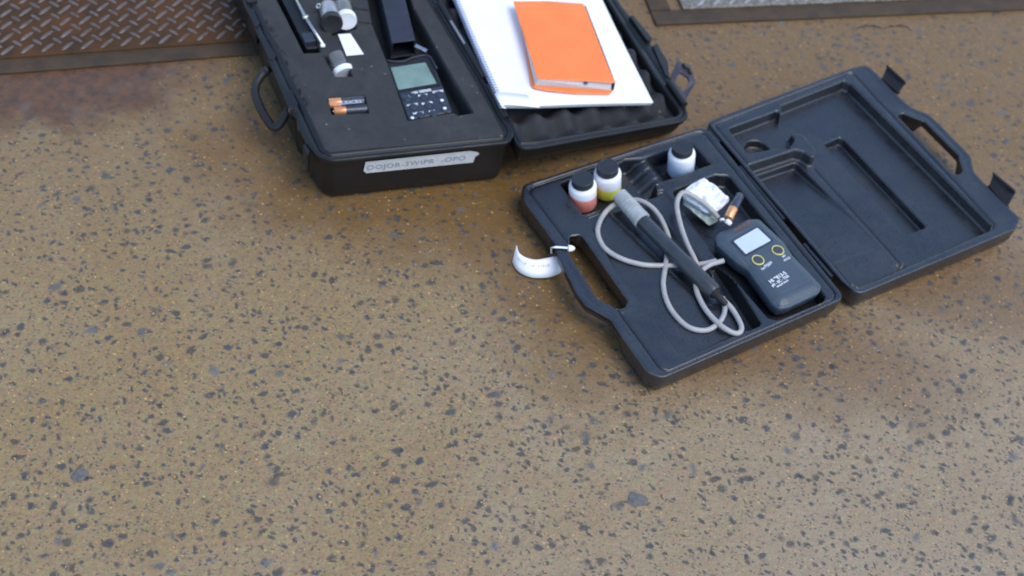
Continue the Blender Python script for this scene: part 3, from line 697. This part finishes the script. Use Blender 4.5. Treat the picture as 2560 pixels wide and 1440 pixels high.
# print along the curl: one small glyph group per station
def follow(s, P, size, m, root, start, step, zup):
    V = []; F = []; c = bpy.data.curves.new('t', 'FONT'); c.size = size; c.align_x = 'CENTER'; c.align_y = 'CENTER'
    t = bpy.data.objects.new('t', c); COL.objects.link(t)
    cum = np.concatenate([[0], np.cumsum([np.linalg.norm(P[i + 1] - P[i]) for i in range(len(P) - 1)])])
    for i, ch in enumerate(s):
        q = start + i * step
        if ch == ' ' or q > cum[-1]: continue
        j = min(int(np.searchsorted(cum, q)), len(P) - 1); a, b = P[max(j - 1, 0)], P[j]; f_ = (q - cum[max(j - 1, 0)]) / max(cum[j] - cum[max(j - 1, 0)], 1e-9)
        o_ = a * (1 - f_) + b * f_; d = (b - a) / np.linalg.norm(b - a); up = np.cross(np.array([0, -.35, 1.]), d); up /= np.linalg.norm(up)
        c.body = ch; bpy.context.view_layer.update(); me = bpy.data.meshes.new_from_object(t.evaluated_get(bpy.context.evaluated_depsgraph_get()))
        b0 = len(V); V += [o_ + d * v.co.x + up * v.co.y + np.array([0, 0, zup]) for v in me.vertices]; F += [tuple(b0 + k for k in p.vertices) for p in me.polygons]; bpy.data.meshes.remove(me)
    bpy.data.objects.remove(t); bpy.data.curves.remove(c)
    return mk('lettering', V, F, m, root, False)
INKK = mat('black_ink', (.28, .27, .30), .6)
follow('VALUE 10 FIELD', mid, .0042, INKK, tg, .012, .0034, .0006)
tie = cr([W(1379, 633, .018), W(1378, 621, .026), W(1384, 618, RIM + .001), (W(1400, 618, RIM + .002)), W(1422, 620, RIM + .002), W(1432, 622, .030)], 5)
V, F = tube(tie, .0018, 8, sq=.5); V2, F2 = lathe(W(1419, 621, RIM + .002), W(1438, 621, RIM) - W(1419, 621, RIM), [(0, .003), (.001, .0045), (.005, .0042), (.008, .0028), (.0095, .0015)], 14)
mk('tie', *join((V, F), (V2, F2)), CAPW, tg, True, 50)

# ================================================================= big instrument case (left)
ZA = .084
def WA(x, y, z=.014): return W(x, y, z - (.098 - ZA))
FA = Frame((0, 0, ZA), (1, 0, 0), (0, 0, 1)); fA = lambda L_, r=.004: fillet(FA.pts(L_), r)
ic = thing('instrument_case', 'large open black hard case lined with grey cut foam and egg-crate lid', 'case', WA(1000, 330))
a_out = fillet(FA.pts([(548, -130), (1020, -158), (1092, 0), (1159, 118), (1214, 200), (1289, 334), (1272, 356), (832, 402), (792, 388), (764, 353), (752, 328), (744, 322), (741, 294), (724, 276), (664, 130)]),
               [.02, .01, 0, 0, 0, .014, .014, .02, .02, .004, .002, .002, .002, .003, 0])
f_out = fA([(580, -118), (1000, -140), (1071, 0), (1189, 200), (1262, 330), (1258, 341), (826, 380), (812, 372), (711, 153)], .004)
a_gr = fA([(562, -124), (1010, -149), (1079, 0), (1199, 196), (1270, 328), (1262, 346), (826, 390), (800, 378)], .008)
def rim_h(P, d):
    h = np.zeros(len(P)); h = groove(h, P, a_gr, .003, .0014); return pocket(h, P, f_out, -.060, .002)
dA = np.array(FA.p(1254, 358)) - np.array(FA.p(832, 402))
hf('shell', FA, a_out, rim_h, .0018, BLKA, ic, rings=((0, .006), (.002, .008), (.005, .010), (.006, .014), (.010, .066), (.012, .078), (.018, .0835)), edge=.002, bottom=True, dirv=dA, feats=(wrows(f_out, .002), gv(a_gr, .0014)), gs=.012)
# foam insert with cut-outs
K_box = fA([(672, -40), (730, -46), (803, 127), (800, 130), (759, 132)], .001)
K_bat = fA([(818, 240), (913, 236), (924, 281), (829, 285)], .001)
K_vial = fA([(806, 135), (858, 132), (884, 190), (838, 190)], .002)
K_two = fA([(812, 10), (880, 5), (892, 70), (830, 90)], .004)
K_main = fA([(908, -60), (1010, -64), (1034, 14), (1110, 150), (1187, 280), (1146, 288), (1132, 281), (1019, 300), (966, 152), (930, 60)], .002)
K_s1 = fA([(874, 14), (932, 20), (934, 27), (877, 20)], .001)
K_s2 = fA([(892, 50), (938, 54), (941, 61), (895, 55)], .001)
def foam_h(P, d):
    h = .0006 * vnoise(P, 60, 3.0) + .0003 * vnoise(P, 300, 7.0) - .0015
    for K_, z in ((K_box, -.030), (K_bat, -.018), (K_vial, -.020), (K_two, -.022), (K_main, -.040), (K_s1, -.02), (K_s2, -.02)):
        h = pocket(h, P, K_, z, .0022)
    a, b = np.array(FA.p(1152, 225)), np.array(FA.p(1203, 221)); e = b - a; t = np.clip(((P - a) @ e) / (e @ e), 0, 1); dd = np.hypot(*(P - (a + t[:, None] * e)).T)
    h = h - .0012 * np.exp(-(dd / .0010) ** 2)
    # crumbled edge on the handle side
    a, b = np.array(FA.p(640, 0)), np.array(FA.p(780, 310)); e = b - a; t = ((P - a) @ e) / (e @ e); dd = np.hypot(*(P - (a + np.clip(t, 0, 1)[:, None] * e)).T)
    return h - .004 * sm((.010 - dd) / .010) * np.clip(vnoise(P, 130, 1.0) * 2.2 + .1, 0, 1)
crumb = fA([(636, -5), (655, -5), (800, 330), (770, 330)], .001)
hf('foam_insert', FA, f_out, foam_h, .0017, FOAM, ic, rings=((0, .011),), edge=.0012, dirv=dA, feats=[wrows(k, .0022) for k in (K_box, K_bat, K_vial, K_two, K_main, K_s1, K_s2)], dense=((crumb, .0016),))
# outer handle, lugs, catches on the side
hp = cr([WA(672, 172, .086), WA(660, 182, .080), WA(643, 205, .074), WA(638, 232, .070), WA(650, 268, .066), WA(668, 300, .063), WA(684, 318, .062), WA(698, 312, .066), WA(712, 290, .076), WA(722, 272, .085)], 6)
mk('handle', *tube(hp, .0058, 12), RUB, ic, True, None)
def box6(Fr, px, h1, h0, m, nm, root, r=.002, bw=.0012): return bev(mk(nm, *slab(Fr, fillet(Fr.pts(px), r, 3), h1, h0), m, root, False), bw)
box6(FA, [(648, 95), (662, 93), (690, 140), (684, 152), (672, 148)], .001, -.012, BLKA, 'handle_mount', ic)
box6(FA, [(706, 232), (728, 228), (745, 262), (742, 280), (728, 284), (716, 262)], .002, -.012, BLKA, 'handle_mount', ic)
mk('hinge_pin', *lathe(WA(731, 276, .098 + .001), (0, -.6, .8), [(-.002, .0055), (.0015, .0055), (.002, .0048), (.0008, .0030), (.0006, .001)], 18), RUB, ic, True, 40)
box6(FA, [(618, 30), (632, 22), (650, 62), (640, 72)], .002, -.030, BLKA, 'latch', ic)
box6(FA, [(614, -4), (640, -6), (644, 6), (618, 10)], .003, -.020, RUB, 'catch', ic)
box6(FA, [(757, 356), (764, 354), (776, 372), (768, 384)], -.004, -.034, RUB, 'side_rib', ic, .001)
# hinge barrel
mk('hinge', *tube([WA(1098, 6, .098 + .001), WA(1212, 196, .098 + .001)], .0042, 10), BLKA, ic, True, 40)
mk('hinge', *tube([WA(1222, 214, .098 + .001), WA(1266, 296, .098 + .001)], .0042, 10), BLKA, ic, True, 40)
box6(FA, [(1124, 60), (1127, 59), (1162, 116), (1158, 117)], .0062, .001, PEW, 'hinge_wire', ic, .0005, .0003)
# paper label on the front wall
pL0, pL1 = WA(1010, 395, .098), WA(1180, 375, .098)
wd = WA(1254, 358, .098) - WA(832, 402, .098); wd /= np.linalg.norm(wd); nf = np.array([wd[1], -wd[0], 0])
wall_pt = WA(1043, 380, .098) - nf * .0070
def onwall(x, y, off=0.0):
    nrm = nf + np.array([0, 0, -.072]); nrm /= np.linalg.norm(nrm)
    d = rayd(x, y); o = wall_pt + nrm * off + np.array([0, 0, -.014]); return CAM + d * (((o - CAM) @ nrm) / (d @ nrm))
lb = [(914, 405), (1176, 377), (1192, 380), (1199, 385), (1188, 392), (1183, 406), (916, 433), (909, 428)]
T = [onwall(x, y, .0030) for x, y in lb]; B = [onwall(x, y, -.002) for x, y in lb]
lab = mk('paper_label', *prism(T[::-1], B[::-1]), TAPE, ic, False)
upl = onwall(1040, 395) - onwall(1040, 415); dl = onwall(1160, 394) - onwall(930, 418)
FW = Frame(onwall(1042, 407, .0036), dl, nf + np.array([0, 0, -.072]))
text('lettering', 'OOJOR-3WIPR  -OPO', .0125, FW, 0.0, -.0008, dl, 0, INKG, lab, .0, 1.12, upv=np.cross(FW.n, dl) if np.cross(FW.n, dl)[2] > 0 else -np.cross(FW.n, dl))

# lid of the big case, sloping down to the ground
H0 = WA(1095, 0, .098); H1 = WA(1285, 335, .098); E1 = WA(1717, 275, .053)
nl = np.cross(H1 - H0, E1 - H0); nl = nl if nl[2] > 0 else -nl
FL = Frame(H1, E1 - H1, nl); fL = lambda L_, r=.004: fillet(FL.pts(L_), r)
l_out = fillet(FL.pts([(1030, -140), (1455, -150), (1557, 18), (1600, 66), (1630, 112), (1662, 160), (1676, 196), (1714, 262), (1722, 288), (1708, 303), (1345, 368), (1308, 372), (1289, 352), (1284, 338), (1216, 198), (1096, 0)]),
                [.01, .01, 0, 0, 0, 0, 0, .006, .012, .012, 0, .01, .012, .01, 0, 0])
l_in = fL([(1050, -120), (1440, -132), (1530, 15), (1640, 190), (1698, 268), (1702, 282), (1690, 292), (1345, 352), (1306, 354), (1296, 336), (1222, 196), (1106, 0)], .008)
l_gr = fL([(1040, -130), (1448, -140), (1540, 15), (1650, 180), (1706, 268), (1710, 284), (1698, 296), (1345, 358), (1300, 360)], .006)
def lidA_h(P, d): return pocket(groove(np.zeros(len(P)), P, l_gr, .0025, .0012), P, l_in, -.028, .003)
hf('lid', FL, l_out, lidA_h, .0016, BLKA, ic, rings=((0, .006), (.003, .008), (.005, .020), (.010, .032), (.018, .036)), edge=.002, bottom=True, dirv=(1, 0), feats=(wrows(l_in), gv(l_gr)), gs=.012)
du_ = np.array(FL.p(1640, 300)) - np.array(FL.p(1420, 345)); du_ /= np.linalg.norm(du_); dv_ = np.array([-du_[1], du_[0]])
e0 = np.array(FL.p(1390, 345))
def egg_h(P, d):
    a = (P - e0) @ du_ / .046 * 2 * math.pi; b = (P - e0) @ dv_ / .046 * 2 * math.pi
    return -.0135 + .0125 * (np.cos(a) * .5 + np.cos(b) * .5) - .004 * sm((d + .006) / .006) + .0006 * vnoise(P, 90, 4.0)
hf('eggcrate_foam', FL, fL([(1053, -116), (1438, -128), (1527, 17), (1636, 192), (1693, 268), (1697, 281), (1686, 289), (1345, 349), (1309, 351), (1300, 335), (1226, 194), (1110, 2)], .006), egg_h, .0024, EGG, ic, rings=((0, .015),), edge=.001, dirv=(1, 0))
box6(FL, [(1571, 48), (1578, 44), (1628, 104), (1620, 110), (1614, 108)], .006, -.004, BLKA, 'side_rib', ic)
box6(FL, [(1630, 118), (1640, 112), (1668, 158), (1672, 192), (1664, 196)], .003, -.004, BLKA, 'side_rib', ic)
V, F = lathe(FL.wp(1654, 161, .0034), nl, [(-.001, .0025), (0, .0025), (-.0008, .0015)], 12); mk('rivet', V, F, RUB, ic, True, 40)
# open wire-bail catch
lt = [(1680, 206), (1676, 190), (1694, 150), (1700, 152), (1733, 180), (1739, 206), (1716, 248), (1706, 246)]
li = [(1690, 208), (1688, 202), (1700, 180), (1706, 182), (1720, 192), (1723, 202), (1710, 228), (1704, 226)]
ho = [FL.wp(x, y, .004 + .008 * (i in (2, 3, 4, 5))) for i, (x, y) in enumerate(lt)]; hi_ = [FL.wp(x, y, .004 + .008 * (i in (2, 3, 4, 5))) for i, (x, y) in enumerate(li)]
V = []; F = []; n = 8; dn = FL.n * -.004
for a, b in zip(ho, hi_): V += [a, b, b + dn, a + dn]
for i in range(n):
    j = (i + 1) % n
    for s_ in range(4): F.append((i * 4 + s_, j * 4 + s_, j * 4 + (s_ + 1) % 4, i * 4 + (s_ + 1) % 4))
RUBP = plastic('catch_plastic', (.035, .030, .040), .5, False)
lc = bev(mk('latch', V, F, RUBP, ic, False), .001)
mk('latch_spring', *tube(cr([FL.wp(1708, 160, .014), FL.wp(1714, 168, .015), FL.wp(1722, 172, .015), FL.wp(1727, 184, .014)], 4), .0022, 8), RUB, lc, True, None)
mk('latch_bar', *tube([FL.wp(1672, 205, .004), FL.wp(1712, 262, .004)], .0046, 10), RUB, lc, True, 40)

# --- contents of the big case
hm = thing('handheld_meter', 'dark meter with green screen and small keypad, recessed in grey foam', 'meter', WA(1045, 220, .06))
ZK = ZA - .006; FK_ = Frame((0, 0, ZK), (1, 0, 0), (0, 0, 1)); fK = lambda L_, r=.003: fillet(FK_.pts(L_), r)
k_out = fK([(966, 153), (985, 158), (1010, 157), (1038, 146), (1070, 139), (1090, 172), (1132, 279), (1020, 299)], .003)
hf('body', FK_, k_out, lambda P, d: groove(np.zeros(len(P)), P, fK([(972, 162), (1070, 148), (1104, 214), (995, 234)], .002), .0006, .0008), .0014, METER2, hm, rings=((0, .008), (.002, .025)), edge=.0025, dirv=dA)
mk('display_bezel', *slab(FK_, fK([(969, 160), (1072, 146), (1103, 214), (993, 232)], .002), .0008, -.002), RUB, hm, False)
mk('screen', *slab(FK_, fK([(977, 171), (1063, 158), (1091, 210), (996, 226)], .001), .0014, -.002), LCDG, hm, False)
mk('rim_lip', *tube(cr([FK_.wp(x, y, .002) for x, y in ((967, 151), (985, 154), (1010, 153), (1036, 143), (1071, 140), (1092, 172))], 4), .0016, 8), NAVY, hm, True, None)
ud = np.array(FK_.p(1091, 210)) - np.array(FK_.p(996, 226))
def ktext(s, x, y, size, bold=.0002):
    u, v = FK_.p(x, y); text('lettering', s, size, FK_, u, v, ud, .0009, INKW, hm, bold)
ktext('650 SERIES', 1053, 230, .0062, .0002)
for s, x, y in (('CAL', 1017, 243), ('READ', 1057, 239), ('STORE', 1095, 230), ('MODE', 1031, 263), ('ENTER', 1068, 259), ('MENU', 1046, 284), ('ESC', 1080, 280)):
    ktext(s, x, y, .0052)
for x, y in ((1017, 248), (1059, 244), (1098, 237), (1033, 268), (1070, 264), (1050, 289), (1083, 285), (1112, 275), (1108, 256)):
    mk('key', *lathe(FK_.wp(x, y, -.001), (0, 0, 1), [(0, .0058), (.0016, .0058), (.0021, .005)], 18), METER2, hm, True, 40)
for x, y in ((1105, 251), (1112, 271), (1031, 295)):
    mk('bright_mark', *lathe(FK_.wp(x, y, .0012), (0, 0, 1), [(0, .0024), (.0006, .0024), (.0009, .0016)], 14), INKW, hm, True, 40)
# sleeve pointing at the viewer
sl_ = thing('probe_sleeve', 'dark navy hollow sleeve lying in the foam above the green screen', 'sleeve', WA(985, 60, .06))
nearQ = [WA(973, 148, .070), WA(1040, 138, .070), WA(1038, 100, .104), WA(980, 107, .104)]
bk = WA(930, -42, .07) - WA(973, 148, .07)
def inset(Q, k): c = sum(Q) / 4; return [c + (q - c) * k for q in Q]
nQ2 = [np.array(q) for q in nearQ]; fQ = [q + bk for q in nQ2]; iN = inset(nQ2, .86); iF = [q + bk * .9 for q in iN]
V = nQ2 + fQ + iN + iF; F = []
for i in range(4):
    j = (i + 1) % 4; F += [(i, j, 4 + j, 4 + i), (i, 8 + i, 8 + j, j), (8 + i, 12 + i, 12 + j, 8 + j)]
F += [(4, 5, 6, 7), (15, 14, 13, 12)]
sv = mk('shell', V, F, NAVY, sl_, False); bev(sv, .003, 3)
mk('clip', *tube([WA(1039, 115, .098 + .002), WA(1068, 129, .098 + .002)], .0030, 12), STEEL, sl_, True, 50)
# long black box with a steel rod
bx = thing('electrode_box', 'narrow black tray set in the foam beside the handle, cut off by the frame', 'box', WA(740, 50, .07))
Tq = [WA(690, -40, .096), WA(728, -44, .096), WA(797, 113, .094), WA(767, 117, .094)]; 
bev(mk('tray', *slab(FA, [FA.p(x, y) for x, y in ((688, -38), (726, -42), (797, 115), (766, 118))], -.003, -.028), BLKA, bx, False), .0015)
bev(mk('end_block', *slab(FA, [FA.p(x, y) for x, y in ((752, 84), (782, 80), (790, 102), (762, 106))], .001, -.006), METER2, bx, False), .001)
rod = thing('steel_rod', 'thin bright steel rod with a small knob lying along the narrow tray', 'rod', WA(775, 60, .09))
mk('shaft', *tube([WA(722, -36, .102), WA(763, 42, .102), WA(808, 113, .102)], .0023, 10), STEEL, rod, True, None)
mk('knob', *lathe(WA(760, 44, .104), WA(770, 42, .104) - WA(760, 44, .104), [(-.002, .0025), (0, .0036), (.004, .0036), (.006, .0025)], 14), STEEL, rod, True, 45)
mk('tip', *lathe(WA(803, 114, .102), WA(812, 113, .102) - WA(803, 114, .102), [(-.001, .002), (0, .0028), (.004, .0028), (.005, .002)], 14), CAPW, rod, True, 45)
# vials
def vial(p, q, r, capr, label, bm, cm, capl=.009, name='sample_vial', nm='cap'):
    p = np.array(p); q = np.array(q); root = thing(name, label, 'vial', (p + q) / 2 - [0, 0, r], 'vials lying in the foam'); ax = q - p; Lv = np.linalg.norm(ax); axn = ax / Lv
    mk('body', *lathe(p, ax, [(0, r * .7), (.001, r * .95), (.003, r), (Lv * .85, r), (Lv, r * .88)], 28), bm, root, True, 45)
    mk(nm, *lathe(q, ax, [(-.001, capr), (capl * .9, capr), (capl, capr * .93), (capl * .92, capr * .80), (capl * .8, capr * .3)], 32), cm, root, True, 45); return root
TIN = PEW
v1 = vial(WA(820, 18, .098), WA(829, 52, .106), .0130, .0146, 'metal-grey jar with a black screw cap facing the viewer', TIN, RUB, .010)
mk('pull_ring', *tube(cr([WA(797, 20, .108), WA(791, 17, .110), WA(795, 10, .110), WA(801, 13, .109)], 4, True), .0012, 6, True), STEEL, v1, True, None)
vial(WA(856, 8, .098), WA(865, 46, .104), .0118, .0142, 'clear vial with a round white cap facing the viewer', GLASS, CAPW, .008)
vial(WA(838, 138, .092), WA(857, 178, .087), .0115, .0150, 'short clear vial sunk in the foam with only half its white cap showing', GLASS, CAPW, .007)
cdv = thing('white_card', 'blank bright white card strip lying below the two upright vial caps', 'card', WA(878, 112, .098))
mk('card', *slab(FA, [FA.p(x, y, .0) for x, y in ((845, 88), (876, 86), (909, 137), (866, 141), (862, 130))], .0016, .0006), WHITE, cdv, False)
# two AA cells in their slot
r_, ax1 = cell(WA(822, 259, .094), WA(910, 253, .094), .0068, 'upper battery of the pair in the small foam slot', .34)
r2_, ax2 = cell(WA(834, 279, .088), WA(922, 273, .088), .0068, 'lower battery of the pair, deeper in the small foam slot', .34)
ub = Frame(WA(870, 257, .1012), WA(905, 255, .1) - WA(830, 260, .1), (0, -.25, 1))
text('lettering', 'DURACELL', .0062, ub, .003, 0, ub.ex, .0003, INKG2, r_, .0002)

# ---------------------------------------------------------------- notebook and orange book on the lid
FN = Frame(FL.o + FL.n * .004, FL.ex, FL.n)
nb = thing('spiral_notebook', 'large blank white spiral notebook lying open on the egg-crate lid foam', 'notebook', FN.wp(1400, 200, -.004))
quad = [np.array(FN.p(x, y)) for x, y in ((1088, -110), (1448, -110), (1630, 264), (1252, 274))]
NU, NV_ = 40, 44
def nbp(s_, t): return (quad[0] * (1 - s_) + quad[1] * s_) * (1 - t) + (quad[3] * (1 - s_) + quad[2] * s_) * t
def nbz(s_, t): return .0022 * math.sin(s_ * 3.0) + .0040 * math.exp(-((s_ - .0) / .16) ** 2) * sm(np.array((t - .55) / .45)) + .0012 * math.sin(t * 5 + s_ * 2)
for nm, z_add, inset_, m_ in (('top_sheet', .0040, 0, WHITE), ('page_block', .0030, .004, PAGES)):
    V = []; F = []
    for j in range(NV_ + 1):
        for i in range(NU + 1):
            s_, t = i / NU, j / NV_; s_ = inset_ + s_ * (1 - 2 * inset_); t = t * (1 - inset_ * .8); u, v = nbp(s_, t)
            zz = float(nbz(s_, t)) * (1 if nm == 'top_sheet' else .75) + z_add
            V.append(FN.w(u, v, zz))
    for j in range(NV_):
        for i in range(NU): a = j * (NU + 1) + i; F.append((a, a + NU + 1, a + NU + 2, a + 1))
    o = mk(nm, V, F, m_, nb, True, None); s2 = o.modifiers.new('s', 'SOLIDIFY'); s2.thickness = .0005 if nm == 'top_sheet' else .0045; s2.offset = -1 if nm != 'top_sheet' else 0
# curled corner pages at the near left
for k, (dz, dx) in enumerate(((.0085, 0), (.0060, 3))):
    P = [FN.wp(x, y, z) for x, y, z in ((1262 + dx, 272, .004), (1254 + dx, 268, .0075), (1262 + dx, 262, dz + .002), (1290, 263, dz), (1320, 266, .006), (1350, 269, .0045))]
    top = cr(P, 5); bk_ = [p + (FN.wp(1240, 235, 0) - FN.wp(1262, 274, 0)) * .8 for p in top]
    V = top + bk_; n = len(top); F = [(i, i + 1, n + i + 1, n + i) for i in range(n - 1)]
    o = mk('curled_page', V, F, WHITE, nb, True, None); s2 = o.modifiers.new('s', 'SOLIDIFY'); s2.thickness = .0004
V = []; F = []
for k in range(62):
    t = (k + .5) / 62; c2d = nbp(.006, t); zc = float(nbz(0, t)) + .002; c = FN.w(c2d[0], c2d[1], zc); eu = quad[1] - quad[0]; eu /= np.linalg.norm(eu)
    e3 = FN.ex * eu[0] + FN.ey * eu[1]
    P = [c + e3 * (.0042 * math.cos(A)) + FN.n * (.0042 * math.sin(A)) for A in np.linspace(0, 2 * math.pi, 13)[:-1]]
    tube(P, .0008, 5, True, V, F)
mk('spiral_wire', V, F, mat('coil_wire', (.35, .42, .62), .35, .5, .2), nb, True, None)
ob = thing('pocket_book', 'small bright orange soft-cover book with its page edge facing the viewer', 'book', FN.wp(1430, 130, .008))
HB0, HB1 = .0095, .0235
FB1 = Frame(FN.o + FN.n * HB1, FN.ex, FN.n); FB0 = Frame(FN.o + FN.n * HB0, FN.ex, FN.n)
def sheet(Fr, px, r, cell_, fun, m_, nm, th):
    return hf(nm, Fr, fillet(Fr.pts(px), r), fun, cell_, m_, ob, rings=((0, th),), edge=.0006, bottom=True)
sheet(FB1, [(1283, 2), (1370, 3), (1457, 8), (1464, 16), (1538, 203), (1536, 207), (1440, 201), (1345, 197), (1338, 178)], .0015, .003, lambda P, d: .0010 * vnoise(P, 14, 2.), ORG, 'front_cover', .0010)
sheet(FB0, [(1299, 20), (1450, 26), (1533, 226), (1524, 235), (1440, 233), (1372, 226), (1336, 219), (1329, 211)], .003, .003, lambda P, d: np.zeros(len(P)), ORG, 'back_cover', .0012)
tp = [FB1.wp(x, y, -.0015) for x, y in ((1292, 10), (1456, 12), (1531, 203), (1346, 199))]
bt_ = [FB0.wp(x, y, .0003) for x, y in ((1304, 24), (1450, 28), (1526, 226), (1337, 214))]
mk('page_block', *prism(tp[::-1], bt_[::-1]), PAGES, ob, False)
spn = [FB1.wp(1462, 14, -.0004), FB1.wp(1536, 206, -.0004), FB0.wp(1532, 226, .0008), FB0.wp(1456, 28, .0008)]
of = FN.ex * .0015; mk('spine', *prism([p + of for p in spn], spn), RUB, ob, False)
pp = thing('blue_pen', 'blue pen tip poking out between the pages of the orange book', 'pen', FB1.wp(1465, 207, -.004))
mk('pen_barrel', *tube([FB1.wp(1460, 190, -.0035), FB1.wp(1465, 209, -.0035)], .0030, 12, sq=.6), mat('pen_blue', (.03, .08, .25), .3), pp, True, 45)

# ---------------------------------------------------------------- a few loose stones on the slab
def stone(px, py, sx, sy, sz, label, seed):
    import bmesh
    bm = bmesh.new(); bmesh.ops.create_icosphere(bm, subdivisions=3, radius=1)
    c = W(px, py); V = []; 
    for v in bm.verts:
        p = v.co; k = 1 + .7 * noise.noise(p * 1.3 + Vector((seed, 0, 0))) + .12 * noise.noise(p * 4 + Vector((seed, 9, 0)))
        V.append(c + np.array([p.x * sx * k, p.y * sy * k, p.z * sz * k + sz * .35]))
    F = [[v.index for v in f.verts] for f in bm.faces]; bm.free()
    o = mk('stone', V, F, STONE, None, True, 40, loc=c); tag(o, label, 'stone', 'loose stones on the concrete')
stone(1590, 1250, .011, .008, .0009, 'largest flat grey stone on the bare concrete below the open kit', 1.0)
stone(198, 1188, .007, .009, .0018, 'dark chipped stone on the concrete at lower left', 4.0)

# chipped crack in the slab beside the right frame
ck = [(2136, 78, 1), (2146, 68, 5), (2155, 66, 3), (2165, 61, 7), (2176, 64, 3), (2186, 62, 8), (2192, 66, 4), (2198, 66, 6), (2204, 72, 2), (2210, 70, 3), (2219, 68, 2), (2226, 63, 7), (2238, 65, 3), (2250, 61, 8), (2259, 66, 3), (2268, 66, 5), (2280, 78, 2)]
V = []; F = []
for x, y, wd_ in ck: V += [W(x, y, .0008), W(x, y + wd_ * .6, .0004)]
for i in range(len(ck) - 1): F.append((2 * i, 2 * i + 1, 2 * i + 3, 2 * i + 2))
CRK = noisy('crack_dirt', (.010, .008, .006), (.03, .022, .015), 120, .8)
o = mk('crack', V, F, CRK, None, False); tag(o, kind='structure')
